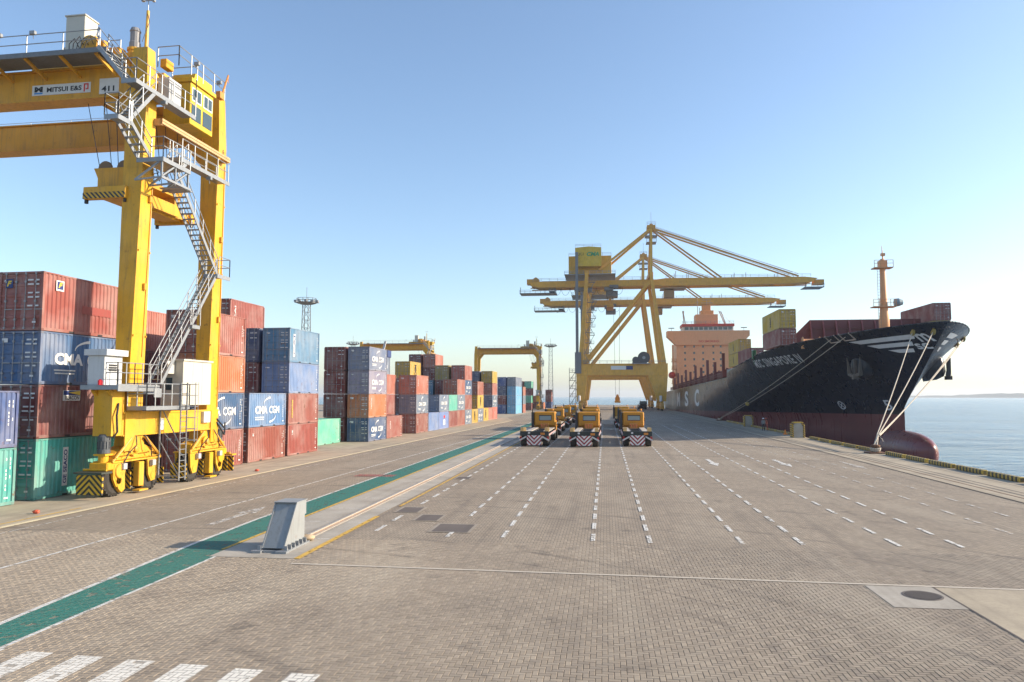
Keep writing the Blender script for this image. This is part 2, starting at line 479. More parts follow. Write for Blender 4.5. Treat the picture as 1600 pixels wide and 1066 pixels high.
m_patch = concrete('dark_patch_concrete', (0.15, 0.125, 0.11), stain=(0.1, 0.085, 0.075))

def road_paint(name, color, wear=0.5, joints=True, scale=3.0, edge=0.1):
    t = NT(name); P = world_pos(t)
    c = t.mix(t.M('MULTIPLY', t.ramp(t.noise(P, 1.4, 5), 0.4, 0.75), 0.45), color, tuple(k*0.62+0.03 for k in color))
    sh = t.bsdf(c, 0.7, spec=0.3)
    w = t.ramp(t.noise(P, scale, 6, 0.7), 0.62-wear*0.25, 0.62-wear*0.25+edge)
    if joints:
        d, rnd = herring(t, P)
        jj = t.M('SUBTRACT', 1.0, t.ramp(d, 0.04, 0.09))
        w = t.M('MAXIMUM', w, t.M('MULTIPLY', jj, 0.85))
        w = t.M('MAXIMUM', w, t.M('MULTIPLY', t.M('GREATER_THAN', rnd, 1.0-wear*0.2), 0.75))
    tr = t.n('ShaderNodeBsdfTransparent'); mx = t.n('ShaderNodeMixShader')
    t.put(mx.inputs[0], t.M('MULTIPLY', w, 0.9)); t.link(sh, mx.inputs[1]); t.link(tr.outputs[0], mx.inputs[2])
    return t.done(mx.outputs[0])
m_rwhite = road_paint('white_road_paint', (0.7, 0.68, 0.63), 0.36)
m_rzebra = road_paint('worn_zebra_paint', (0.74, 0.7, 0.62), 0.24, scale=5)
m_rfaint = road_paint('faded_white_road_paint', (0.6, 0.56, 0.5), 0.62)
m_ryellow = road_paint('yellow_road_paint', (0.62, 0.38, 0.07), 0.3, joints=False, scale=6)
m_rcream = road_paint('cream_edge_paint', (0.74, 0.62, 0.40), 0.15, joints=False, scale=6)
m_rgreen = road_paint('green_walkway_paint', (0.04, 0.19, 0.15), 0.2, scale=2.0)
m_rred = road_paint('red_road_paint', (0.36, 0.13, 0.11), 0.5, scale=5)

t = NT('sea_water'); P = world_pos(t)
Ps = t.vscale(P, (0.55, 1.0, 1.0))
h = t.M('ADD', t.M('MULTIPLY', t.noise(Ps, 0.45, 5, 0.65), 1.6), t.M('MULTIPLY', t.noise(Ps, 0.07, 4), 4.0))
c = t.mix(t.ramp(t.noise(t.vscale(P, (0.012, 0.03, 1)), 1.0, 3), 0.35, 0.65), (0.025, 0.10, 0.19), (0.05, 0.17, 0.29))
m_sea = t.done(t.bsdf(c, 0.16, bump=h, bstr=1.0, bdist=0.6, spec=0.5, IOR=1.33))

# ================================================================ SETTING
PHI = R(1.7)
YP0 = (-26.95, 33.5)
def yw(s, n, z=0.0):
    """container-yard frame (s along the stacks, n across) to world"""
    return (YP0[0]+s*math.sin(PHI)+n*math.cos(PHI), YP0[1]+s*math.cos(PHI)-n*math.sin(PHI), z)

def sheet(name, pts, z, mat, kind='structure', parent=None):
    mb = MB(); n = len(pts)
    mb.add([(p[0], p[1], z) for p in pts], [tuple(range(n))])
    o = mb.build(name, mat, parent)
    if parent is None: struct(o, kind)
    return o
def rect(x0, x1, y0, y1): return [(x0,y0),(x1,y0),(x1,y1),(x0,y1)]

SEA_Z = -3.6
# water and the far coast
mb = MB(); seg = 72; RS = [0, 60, 150, 400, 1200, 4000, 11500]
for r in RS[1:]:
    for i in range(seg):
        a = 2*math.pi*i/seg; mb.v.append((40+r*math.cos(a), 200+r*math.sin(a), SEA_Z))
mb.v.insert(0, (40, 200, SEA_Z))
for i in range(seg): mb.f.append((0, 1+i, 1+(i+1) % seg)); mb.m.append(0)
for k in range(len(RS)-2):
    for i in range(seg):
        a = 1+k*seg+i; b = 1+k*seg+(i+1) % seg
        mb.f.append((a, a+seg, b+seg, b)); mb.m.append(0)
struct(mb.build('sea', m_sea))

mb = MB(); rng = random.Random(3)
N = 220; prev = None
for i in range(N+1):
    a = R(12 + 100*i/N)        # clockwise from the quay direction
    rr = 5200 + 500*math.sin(i*0.11)
    env = min(1.0, max(0.0, (i-6)/26.0))
    hgt = (16 + 11*math.sin(i*0.07+1) + 7*math.sin(i*0.23) + rng.uniform(-3, 5)) * env + 2
    p = (math.sin(a), math.cos(a))
    ring = [(p[0]*rr, p[1]*rr, SEA_Z-1), (p[0]*(rr+20), p[1]*(rr+20), SEA_Z+3*env), (p[0]*(rr+120), p[1]*(rr+120), SEA_Z+hgt),
            (p[0]*(rr+900), p[1]*(rr+900), SEA_Z+hgt*1.15), (p[0]*(rr+1500), p[1]*(rr+1500), SEA_Z-1)]
    b = len(mb.v); mb.v.extend(ring)
    if prev is not None:
        for k in range(4): mb.f.append((prev+k, b+k, b+k+1, prev+k+1)); mb.m.append(1 if k == 0 else 0)
    prev = b
struct(mb.build('far_shore', [plain('shore_scrub', (0.06, 0.075, 0.05), 0.9, 0, 0.3, 0.02), plain('shore_sand', (0.4, 0.34, 0.25), 0.9, 0, 0.2, 0.02)]))

# quay body with its wall down to the water
QX = 24.1
mb = MB()
mb.add([(-420, -60, -0.012), (QX, -60, -0.012), (QX, 440, -0.012), (-420, 440, -0.012), (QX, -60, -6), (QX, 440, -6), (-420, 440, -6)],
       [(0,1,2,3), (1,4,5,2), (2,5,6,3)])
mb.m = [0, 1, 1]
quay = struct(mb.build('quay_pavement', [m_ground, m_conc2]))

# pavers: real blocks in the foreground, herringbone as in the ground material
def view_x(y):   # a little more than the photograph sees
    return -0.89*y-0.6, 0.53*y+0.6
gap, bev = 0.0042, 0.006
cells = []
for j in range(int(10.9/CELL), int(25.5/CELL)):
    y = j*CELL; x0, x1 = view_x(y)
    for i in range(int(x0/CELL), int(x1/CELL)):
        k = (i-j) % 4
        if k == 0: cells.append((i, j, 2, 1))
        elif k == 3: cells.append((i, j, 1, 2))
def paver_geom(w, h, dz, tx, ty):
    a, b = w*CELL/2, h*CELL/2
    o = []
    for q, z in ((gap, -0.012), (gap, -bev), (gap+bev, 0.0)):
        for sx, sy in ((-1,-1),(1,-1),(1,1),(-1,1)):
            x, y = sx*(a-q), sy*(b-q)
            o.append((x, y, z+dz+x*tx+y*ty))
    f = [(8,9,10,11)]
    for L in (0, 4):
        for q in range(4): f.append((L+q, L+(q+1) % 4, L+4+(q+1) % 4, L+4+q))
    return o, f
def covered(x, y):     # under concrete, not visible
    return (-12.3 < x < -9.35 and y > 22.2) or (x > 8.6 and y < 20.9)
vis = [c for c in cells if not covered(c[0]*CELL, c[1]*CELL)]
def on_screen_size(c):
    return math.hypot(c[0]*CELL, c[1]*CELL)
inframe = [c for c in vis if c[1]*CELL > 11.9-0.065*(c[0]*CELL) and -0.84*c[1]*CELL < c[0]*CELL < 0.47*c[1]*CELL]
near = set(sorted(inframe, key=on_screen_size)[:300])
rng = random.Random(11)
kinds = {}
for sh in ((2,1), (1,2)):
    for q in range(6):
        vs, fs = paver_geom(sh[0], sh[1], rng.uniform(-0.0025, 0.002), rng.uniform(-0.012, 0.012), rng.uniform(-0.012, 0.012))
        me = bpy.data.meshes.new('paver'); me.from_pydata(vs, [], fs); me.materials.append(m_paver); kinds[(sh, q)] = me
vv, ff = [], []
for c in vis:
    cx, cy = (c[0]+c[2]/2)*CELL, (c[1]+c[3]/2)*CELL
    if c in near:
        obj('paver', kinds[((c[2], c[3]), rng.randrange(6))], None, quay, None, (cx, cy, 0))
        continue
    vs, fs = paver_geom(c[2], c[3], rng.uniform(-0.0025, 0.002), rng.uniform(-0.012, 0.012), rng.uniform(-0.012, 0.012))
    b = len(vv); vv.extend([(p[0]+cx, p[1]+cy, p[2]) for p in vs]); ff.extend([[b+i for i in f] for f in fs])
me = bpy.data.meshes.new('paver_field'); me.from_pydata(vv, [], ff); me.materials.append(m_paver)
struct(obj('paver_field', me, None, quay), 'stuff')

# concrete surfaces
sheet('yard_apron', [yw(-45, 4.4)[:2], yw(120, 4.4)[:2], yw(140, 0)[:2], yw(330, -6)[:2], yw(330, -280)[:2], yw(-45, -280)[:2]], 0.006, m_apron)
sheet('rail_strip', rect(-12.25, -9.45, 22.2, 400), 0.008, m_conc)
sheet('rail_strip', [(19.3, -20), (23.95, -20), (23.95, 400), (19.3, 400)], 0.008, m_sandy)
sheet('drain_channel', rect(20.55, 20.72, -20, 400), 0.012, m_patch)
sheet('drain_channel', rect(21.15, 21.27, -20, 400), 0.012, m_patch)
sheet('slab_joint', rect(22.5, 22.55, -20, 400), 0.012, m_patch)
sheet('slab_joint', rect(19.25, 19.32, -20, 400), 0.012, m_patch)
sheet('transverse_joint', [(-9.3, 21.62), (12, 21.02), (30, 20.5), (30, 20.38), (12, 20.89), (-9.3, 21.49)], 0.012, m_seam)
sheet('manhole_slab', rect(6.7, 8.35, 18.92, 20.98), 0.0085, m_conc)
sheet('concrete_slab', [(8.40, 9), (13.5, 9), (13.5, 20.85), (8.42, 20.96)], 0.0075, m_sandy)
sheet('slab_joint', [(8.35, 9), (8.40, 9), (8.42, 20.96), (8.37, 20.96)], 0.0095, m_patch)
for k in range(22):
    y = 25.4+3.45*k+random.uniform(-0.1, 0.1)
    sheet('strip_joint', rect(-12.2, -9.5, y, y+0.045), 0.0105, m_rwhite)
# darker repaired patches
for x0, x1, y0, y1 in ((-6.4, -5.05, 27.25, 28.87), (-7.62, -6.74, 29.6, 31.0), (-8.95, -8.05, 31.6, 33.0), (-9.0, -8.2, 44.6, 45.7)):
    sheet('pavement_patch', rect(x0-0.12, x1+0.12, y0-0.12, y1+0.12), 0.0045, m_conc2)
    sheet('pavement_patch', rect(x0, x1, y0, y1), 0.0075, m_patch)
# painted walkway and lines
gl = [(-12.95, 13.7), (-13.15, 15.9), (-13.73, 23.8), (-13.95, 29), (-13.95, 190)]
gr = [(-12.45, 190), (-12.45, 26), (-12.12, 23.4), (-12.0, 19), (-11.95, 13.7)]
sheet('green_walkway', gl+gr, 0.0055, m_rgreen)
sheet('lane_marking', [(p[0], p[1]) for p in gl]+[(p[0]-0.14, p[1]) for p in gl[::-1]], 0.0065, m_rwhite)
sheet('lane_marking', [(-11.94, 13.7), (-11.82, 13.7), (-11.90, 19), (-12.02, 23.4), (-12.12, 23.4), (-12.0, 19)], 0.0065, m_rwhite)
sheet('lane_marking', rect(-12.42, -12.28, 23.2, 190), 0.0125, m_ryellow)
sheet('lane_marking', rect(-9.5, -9.3, 22.2, 30.4), 0.0125, m_ryellow)
sheet('lane_marking', rect(-9.3, -9.18, 33.2, 190), 0.0125, m_ryellow)
def yline(n0, n1, s0, s1, z, mat): return sheet('lane_marking', [yw(s0, n0)[:2], yw(s0, n1)[:2], yw(s1, n1)[:2], yw(s1, n0)[:2]], z, mat)
yline(4.32, 4.62, -40, 119, 0.0105, m_rcream)
yline(5.40, 5.50, -40, 150, 0.0065, m_rfaint)
yline(9.92, 10.04, -40, 150, 0.0065, m_rwhite)
yline(3.78, 3.90, -12, -2.4, 0.0125, m_ryellow)
# arrows and red cross mark
def arrow(x, y, l, d, mat, z=0.0065):
    w = 0.16
    p = [(-w, 0), (w, 0), (w, l*0.6), (w*2.6, l*0.6), (0, l), (-w*2.6, l*0.6), (-w, l*0.6)]
    sheet('lane_marking', [(x+a, y+b*d) for a, b in p], z, mat)
arrow(7.9, 61, 6, -1, m_rwhite); arrow(13.0, 61, 6, -1, m_rwhite); arrow(17.7, 60, 6, -1, m_rfaint)
arrow(-15.2, 27.5, 5, 1, m_rfaint)
sheet('lane_marking', rect(-15.6, -13.1, 45.2, 46.4), 0.0085, m_rred)
# pedestrian crossing in the near left corner
for k in range(7):
    x = -12.3+1.11*k; yt = 13.72-0.09*k
    sheet('crossing_stripe', [(x+0.02, 10.6), (x+0.58, 10.6), (x+0.56, yt-0.02), (x, yt)], 0.0065, m_rzebra)
# dashed lane lines, each dash a piece of its line
dash = bpy.data.meshes.new('dash')
dash.from_pydata([(-0.075, 0, 0), (0.075, 0, 0), (0.075, 1.32, 0), (-0.075, 1.32, 0)], [], [(0,1,2,3)]); dash.materials.append(m_rwhite)
dashf = dash.copy(); dashf.materials.clear(); dashf.materials.append(m_rfaint)
for x, y0, me in ((-8.45, 27.1, dash), (-5.6, 26.3, dash), (-3.63, 26.42, dash), (-0.48, 26.2, dash), (1.47, 26.05, dash), (4.55, 26.25, dash), (6.53, 26.4, dash),
               (9.64, 26.5, dash), (11.62, 26.55, dash), (14.5, 29.2, dashf), (16.5, 33.5, dashf)):
    e = struct(empty('lane_line', (x, 0, 0.0065)))
    for k in range(46):
        y = y0+2.32*k
        if y > 132: break
        if x == -5.6 and 27.0 < y < 29.2: continue
        obj('dash', me, None, e, None, (random.uniform(-0.01, 0.01), y, 0))

# crane rail with its end stop, manhole
mb = MB()
mb.box(-0.2, 0.16, 0, 375, 0.009, 0.03, 1); mb.box(-0.035, 0.035, 0, 375, 0.03, 0.07); mb.box(-0.055, 0.05, 0, 375, 0.07, 0.115, 1)
o = struct(mb.build('crane_rail', [m_railside, m_railtop], loc=(-10.42, 24.9, 0)))
mb = MB(); mb.box(-0.055, 0.055, -60, 340, 0.009, 0.016); struct(mb.build('crane_rail', m_rusty, loc=(20.1, 60, 0)))

mh = empty('manhole_cover', (7.78, 20.08, 0.0085))
tag(mh, 'round iron manhole cover set in the pale concrete slab at right', 'manhole')
mb = MB(); mb.lathe([(0.47, 0), (0.47, 0.008), (0.42, 0.012), (0.40, 0.004)], 28); mb.build('cover', m_iron, mh)
mb = MB()
for k in range(-6, 7):
    L = math.sqrt(max(0.01, 0.39**2-(k*0.06)**2)); mb.box(k*0.06-0.017, k*0.06+0.017, -L, L, 0.004, 0.018)
struct(mb.build('rib', m_iron, mh), 'stuff')

# haze: even pale air round everything
mb = MB(); mb.box(-11800, 11900, -11600, 12000, SEA_Z-1.0, 82)
hz = mb.build('haze', None)
t = NT('haze_air'); pv = t.n('ShaderNodeVolumePrincipled')
pv.inputs['Color'].default_value = (0.86, 0.92, 1.0, 1); pv.inputs['Density'].default_value = 0.00015; pv.inputs['Anisotropy'].default_value = 0.25
t.link(pv.outputs[0], t.out.inputs['Volume']); hz.data.materials.append(t.mat)
struct(hz, 'stuff')

# ================================================================ CONTAINERS
CW = 2.438
def corr_side(L, H, pitch=0.278, depth=0.046):
    """one corrugated wall in the plane x=0, y 0..L, outward +x"""
    mb = MB(); y0, y1 = 0.10, L-0.10; z0, z1 = 0.16, H-0.07
    n = round((y1-y0)/pitch); p = (y1-y0)/n; prof = [(y0, 0.0)]
    for i in range(n):
        a = y0+i*p
        prof += [(a+0.22*p, 0.0), (a+0.45*p, -depth), (a+0.77*p, -depth), (a+p, 0.0)] if False else [(a+0.36*p, 0.0), (a+0.52*p, -depth), (a+0.84*p, -depth), (a+p, 0.0)]
    vs = [(-0.012+x, y, z0) for y, x in prof]+[(-0.012+x, y, z1) for y, x in prof]; k = len(prof)
    mb.add(vs, [(i, i+1, k+i+1, k+i) for i in range(k-1)])
    return mb
_cm = {}
def cont_meshes(L, H):
    key = (L, H)
    if key in _cm: return _cm[key]
    W = CW; d = {}
    mb = MB()
    for x in (-W+0.07, -0.07):
        for y in (0.07, L-0.07): mb.box(x-0.07, x+0.07, y-0.07, y+0.07, 0.11, H-0.11)
    for x in (-W+0.045, -0.045):
        mb.box(x-0.04, x+0.04, 0.14, L-0.14, 0.02, 0.17)
        mb.box(x-0.04, x+0.04, 0.14, L-0.14, H-0.08, H-0.005)
    for y in (0.05, L-0.05):
        mb.box(-W+0.14, -0.14, y-0.045, y+0.045, 0.02, 0.16)
        mb.box(-W+0.14, -0.14, y-0.045, y+0.045, H-0.11, H-0.005)
    d['frame'] = mb.mesh('frame')
    d['side_panel'] = corr_side(L, H).mesh('side_panel')
    mb = MB(); n = int(L/0.21); pr = []
    for i in range(n+1):
        pr.append((0.1+(L-0.2)*i/n, H-0.01-(0.02 if i % 2 else 0.0)))
    vs = [(-W+0.08, y, z) for y, z in pr]+[(-0.08, y, z) for y, z in pr]; k = len(pr)
    mb.add(vs, [(i, k+i, k+i+1, i+1) for i in range(k-1)])
    mb.box(-W+0.08, -0.08, 0.09, L-0.09, 0.03, 0.12)
    d['roof'] = mb.mesh('roof')
    mb = MB(); e = corr_side(W, H, 0.25); mb.add([(-y, L-0.02+x, z) for x, y, z in e.v], e.f); d['end_panel'] = mb.mesh('end_panel')
    mb = MB(); w = W/2-0.15
    zs = [0.17]; hh = (H-0.30)/5
    for i in range(5): zs += [0.17+i*hh+0.10*hh, 0.17+i*hh+0.2*hh, 0.17+(i+1)*hh-0.2*hh, 0.17+(i+1)*hh-0.10*hh]
    zs.append(H-0.13); pr = []
    for i, z in enumerate(zs):
        q = (i-1) % 4
        pr.append((z, 0.0 if (i == 0 or i == len(zs)-1 or q in (0, 3)) else 0.03))
    vs = [(0, y, z) for z, y in pr]+[(w, y, z) for z, y in pr]; k = len(pr)
    mb.add(vs, [(i, k+i, k+i+1, i+1) for i in range(k-1)])
    d['door'] = mb.mesh('door')
    mb = MB(); mb.tube((0, 0, 0.10), (0, 0, H-0.06), 0.021, 6)
    for z in (0.13, 0.55, H*0.5, H-0.5, H-0.09): mb.box(-0.05, 0.05, -0.03, 0.045, z-0.05, z+0.05)
    mb.box(-0.02, 0.42, -0.035, -0.01, 1.02, 1.06)
    d['locking_bar'] = mb.mesh('locking_bar')
    mb = MB(); mb.bbox(-0.09, 0.09, -0.089, 0.089, -0.06, 0.06, 0.012); d['corner_casting'] = mb.mesh('corner_casting')
    mb = MB(); mb.box(-0.012, 0.001, -0.18, 0.18, 0.025, 0.115); d['fork_pocket'] = mb.mesh('fork_pocket')
    for k_, me in d.items(): me.materials.append(m_bar if k_ == 'locking_bar' else (m_dark if k_ == 'fork_pocket' else m_cont))
    _cm[key] = d
    return d

def marks(face, items, mat, parent, name='marking'):
    """small flat printed marks on a wall: (u, z, w, h) centres; u along the wall"""
    mb = MB()
    for u, z, w, h in items:
        if face == '+x': mb.quad((0.004, u-w/2, z-h/2), (0.004, u+w/2, z-h/2), (0.004, u+w/2, z+h/2), (0.004, u-w/2, z+h/2))
        else: mb.quad((u-w/2, -0.012, z-h/2), (u+w/2, -0.012, z-h/2), (u+w/2, -0.012, z+h/2), (u-w/2, -0.012, z+h/2))
    return struct(mb.build(name, mat, parent), 'stuff')

def swoosh(parent, cy, cz, rx, rz, a0, a1, w, mat):
    mb = MB(); n = 8; o, i_ = [], []
    for k in range(n+1):
        a = R(a0+(a1-a0)*k/n); ww = w*(0.25+0.75*k/n)
        o.append((0.004, cy+math.cos(a)*(rx+ww), cz+math.sin(a)*(rz+ww))); i_.append((0.004, cy+math.cos(a)*rx, cz+math.sin(a)*rz))
    mb.add(o+i_, [(k, k+1, n+2+k, n+1+k) for k in range(n)])
    return mb.build('logo_arc', mat, parent)

COLR = {'red': (0.27, 0.072, 0.055), 'brick': (0.30, 0.095, 0.075), 'salmon': (0.40, 0.14, 0.10), 'orange': (0.48, 0.165, 0.07), 'maroon': (0.19, 0.045, 0.04),
        'navy': (0.04, 0.075, 0.16), 'cma': (0.055, 0.12, 0.25), 'cmalight': (0.115, 0.235, 0.40), 'cmagrey': (0.17, 0.22, 0.30), 'cmamauve': (0.26, 0.25, 0.33), 'blue': (0.03, 0.085, 0.26),
        'pale': (0.19, 0.28, 0.52), 'steel': (0.11, 0.27, 0.42), 'sky': (0.16, 0.42, 0.66), 'teal': (0.055, 0.34, 0.31), 'mint': (0.14, 0.50, 0.36),
        'yellow': (0.55, 0.36, 0.05), 'olive': (0.36, 0.28, 0.08), 'pink': (0.62, 0.16, 0.12), 'shipbrown': (0.25, 0.085, 0.07)}
CNAME = {'red': 'rust red', 'brick': 'brick red', 'salmon': 'salmon red', 'orange': 'orange', 'maroon': 'dark maroon', 'navy': 'navy blue', 'cma': 'navy blue', 'cmalight': 'light blue',
         'cmagrey': 'grey blue', 'cmamauve': 'faded mauve', 'blue': 'deep blue', 'pale': 'pale lavender blue', 'steel': 'steel blue', 'sky': 'sky blue', 'teal': 'teal green', 'mint': 'mint green',
         'yellow': 'yellow', 'olive': 'olive yellow', 'pink': 'pinkish red', 'shipbrown': 'maroon'}

def container(loc, rz, col, label, group, L=6.058, H=2.591, near=True, sides='+', text=None, seed=0):
    rng = random.Random(seed*13+5)
    d = cont_meshes(L, H)
    e = empty('shipping_container', loc, rz)
    tag(e, label, 'container', group)
    base = COLR[col]; f = rng.uniform(0.88, 1.1); c = tuple(min(0.9, k*f*rng.uniform(0.95, 1.05)) for k in base)
    fr = tuple(k*0.8+0.03*q for k, q in zip(c, (1.2, 0.8, 0.6)))
    obj('frame', d['frame'], None, e, fr)
    obj('side_panel', d['side_panel'], None, e, c)
    o = obj('side_panel', d['side_panel'], None, e, c); o.location = (-CW, L, 0); o.rotation_euler = (0, 0, math.pi)
    obj('roof', d['roof'], None, e, c); obj('end_panel', d['end_panel'], None, e, c)
    for q in (0, 1):
        dr = obj('door', d['door'], None, e, c, (-CW+0.145+q*(CW/2-0.145), 0.035, 0))
        for b in (0.24, 0.76): obj('locking_bar', d['locking_bar'], None, dr, None, (b*(CW/2-0.15), -0.03, 0))
    if near:
        for x in (-CW+0.086, -0.086):
            for y in (0.086, L-0.086):
                for z in (0.058, H-0.058): obj('corner_casting', d['corner_casting'], None, e, tuple(k*0.6 for k in fr), (x, y, z))
        for y in (L/2-1.03, L/2+1.03): obj('fork_pocket', d['fork_pocket'], None, e, None, (0.0, y, 0))
    # door markings (serial lines too small to read)
    it = []
    for k in range(3 if not near else 7):
        z = H-0.42-k*0.21*(2 if not near else 1)
        if k == 2 or k == 5: continue
        it.append((-CW*0.27+rng.uniform(-.03, .03), z, 0.34*rng.uniform(.7, 1), 0.075)); it.append((-CW*0.12, z, 0.2*rng.uniform(.8, 1.2), 0.075))
    it.append((-0.42, 0.42, 0.2, 0.09)); it.append((-CW+0.5, H-0.45, 0.42*rng.uniform(.6, 1), 0.10 if rng.random() < .5 else 0.2))
    marks('-y', it, m_white, e)
    # side serial numbers at the far end
    if near:
        it = [(L-0.55, H-0.5-k*0.17, 0.06, 0.11) for k in range(9) if rng.random() < 0.8]
        it += [(L-0.33, H-0.5-k*0.2, 0.05, 0.14) for k in range(5) if rng.random() < 0.7]
        it += [(L-0.5, 0.35, 0.22, 0.08)]
        marks('+x', it, m_white, e)
    if text: text(e, L, H)
    return e

def t_cma(e, L, H):
    lettering('CMA', m_white, e, (0.004, L*0.315, H*0.50), L*0.32, H*0.23, bold=0.045)
    lettering('CGM', m_white, e, (0.004, L*0.665, H*0.50), L*0.28, H*0.23, bold=0.022)
    swoosh(e, L*0.57, H*0.67, L*0.19, H*0.17, 178, 95, 0.15, m_white)
    swoosh(e, L*0.52, H*0.33, L*0.18, H*0.17, -2, -85, 0.15, m_white)
    marks('+x', [(L*0.27, H*0.28, L*0.24, 0.07), (L*0.27, H*0.22, L*0.22, 0.07)], m_white, e)
def t_cma_small(e, L, H):
    lettering('CMA CGM', m_white, e, (0.004, L*0.5, H*0.5), L*0.6, H*0.2, bold=0.04)
    swoosh(e, L*0.57, H*0.66, L*0.17, H*0.17, 178, 95, 0.2, m_white); swoosh(e, L*0.52, H*0.34, L*0.18, H*0.17, -2, -85, 0.2, m_white)
    marks('+x', [(L*0.25, H*0.26, L*0.2, 0.08), (L*0.27, H*0.20, L*0.18, 0.07)], m_white, e)
def t_vert(s, mat, u=0.12, z=0.6, h=1.5, w=0.22, bold=0.02):
    return lambda e, L, H: lettering(s, mat, e, (0.004, L*u, H*z), h, w, turn=90, bold=bold)
def t_msc(e, L, H): lettering('MSC', m_blackl, e, (0.004, L*0.5, H*0.52), H*0.62, L*0.16, turn=-90, bold=0.05)
def t_panel(s, u=0.3, z=0.5):
    def f(e, L, H):
        marks('+x', [(L*u, H*z, 0.36, H*0.66)], m_white, e, 'sign_panel')
        lettering(s, m_navyl, e, (0.008, L*u, H*z), H*0.58, 0.24, turn=90, bold=0.03)
    return f
def t_beacon(e, L, H):
    u, z = L*0.36, H*0.80
    marks('+x', [(u, z, 1.2, 0.52)], m_white, e, 'sign_panel')
    mb = MB(); mb.quad((0.007, u-0.56, z+0.03), (0.007, u+0.58, z+0.0), (0.007, u+0.58, z+0.24), (0.007, u-0.56, z+0.24)); mb.build('sign_band', m_navyl, e)
    mb = MB(); mb.add([(0.010, u-0.25, z+0.15), (0.010, u+0.58, z+0.02), (0.010, u+0.58, z+0.24)], [(0,1,2)]); mb.build('sign_beam', m_yell, e)
    lettering('BEACON', m_blackl, e, (0.010, u+0.05, z-0.11), 0.95, 0.2, bold=0.02)
def t_florens(e, L, H):
    u, z = L*0.18, H*0.80
    marks('+x', [(u, z, 0.52, 0.52)], m_white, e, 'sign_panel')
    mb = MB(); mb.quad((0.007, u-0.2, z-0.18), (0.007, u+0.2, z-0.18), (0.007, u+0.2, z+0.2), (0.007, u-0.2, z+0.2)); mb.build('sign_field', m_navyl, e)
    lettering('F', m_yell, e, (0.010, u+0.02, z+0.03), 0.28, 0.28, bold=0.05, shear=0.3)
    mb = MB(); mb.quad((-2.05, -0.012, z-0.22), (-1.65, -0.012, z-0.22), (-1.65, -0.012, z+0.22), (-2.05, -0.012, z+0.22)); mb.build('sign_panel', m_navyl, e)
    lettering('F', m_yell, e, (-1.85, -0.016, z), 0.28, 0.28, face='-y', bold=0.05, shear=0.3)
    marks('+x', [(L*0.62, H*0.45, L*0.36, 0.42)], paint('faded_name_patch', (0.28, 0.055, 0.045)), e, 'painted_out_name')
def t_red_sign(e, L, H):
    marks('+x', [(L*0.5, H*0.38, 1.2, 0.8)], m_white, e, 'sign_panel'); marks('+x', [(L*0.52, H*0.70, 0.9, 0.42)], m_redl, e, 'sign_panel')

TIER = {2: ['bottom', 'top'], 3: ['bottom', 'middle', 'top'], 4: ['bottom', 'second lowest', 'second highest', 'top'], 5: ['bottom', 'second lowest', 'middle', 'second highest', 'top'], 1: ['lone']}
seedc = [0]
def stack(s, n, items, where, near=True, L=6.058, group='containers stacked in the yard', z0=0.01, nt=None, first=0):
    """items bottom-up: (colour, text) or None where hidden"""
    z = z0; nt = nt or len(items)
    for k, it in enumerate(items):
        H = 2.591
        if isinstance(it, tuple) and len(it) == 3: H = it[2]
        if it is None: it = ('maroon', 'navy', 'red', 'brick')[int(s*7+k*3) % 4]
        if it is not None:
            if isinstance(it, str): it = (it, None)
            seedc[0] += 1
            lab = '%s container, %s %s' % (CNAME[it[0]], TIER[nt][k] if nt in TIER else 'one', where)
            container(yw(s, n, z), -PHI, it[0], lab, group, L, H, near, text=it[1], seed=seedc[0])
        z += H+0.012
HC = 2.896
# the front row
stack(-8.0, 0.05, [('teal', None), ('blue', t_vert('CAI', m_white, 0.28, 0.5, 1.0))], 'of the two-high stack cut by the left edge')
stack(-0.77, 0.0, [('teal', t_panel('GE SEACO', 0.32, 0.5), HC), ('maroon', t_beacon), ('cma', t_cma), ('red', t_florens, HC)], 'of the tall stack left of the near crane leg')
stack(12.65, 0.0, [('red', None), ('cma', t_cma), ('orange', None), ('brick', None, HC)], 'of the stack just behind the far crane leg')
stack(19.45, 0.0, [('red', t_vert('K', m_white, 0.12, 0.8, 0.25)), ('cmalight', t_cma)], 'of the two-high stack after the yellow gantry')
stack(26.0, 0.0, [('red', t_vert('UK', m_white, 0.14, 0.75, 0.4)), ('brick', t_vert('CRONOS', m_yell, 0.12, 0.5, 1.5, 0.22)), ('pale', None), ('steel', t_panel('CAI', 0.14, 0.5), HC)], 'of the four-high stack with blue tops')
stack(38.35, -2.78, [('mint', None)], 'low behind the four-high stack with blue tops')
stack(45.5, 0.0, [('cma', t_cma), ('orange', t_vert('TRITON', m_white, 0.14, 0.6, 1.2)), ('cmamauve', t_cma), ('cmagrey', t_cma)], 'of the mostly blue stack with one orange')
stack(51.75, 0.0, [('brick', t_vert('CAI', m_white, 0.22, 0.6, 0.9))], 'on the ground in front of the salmon boxes')
nf = lambda s: -((s-64)/62.0)**2*1.0
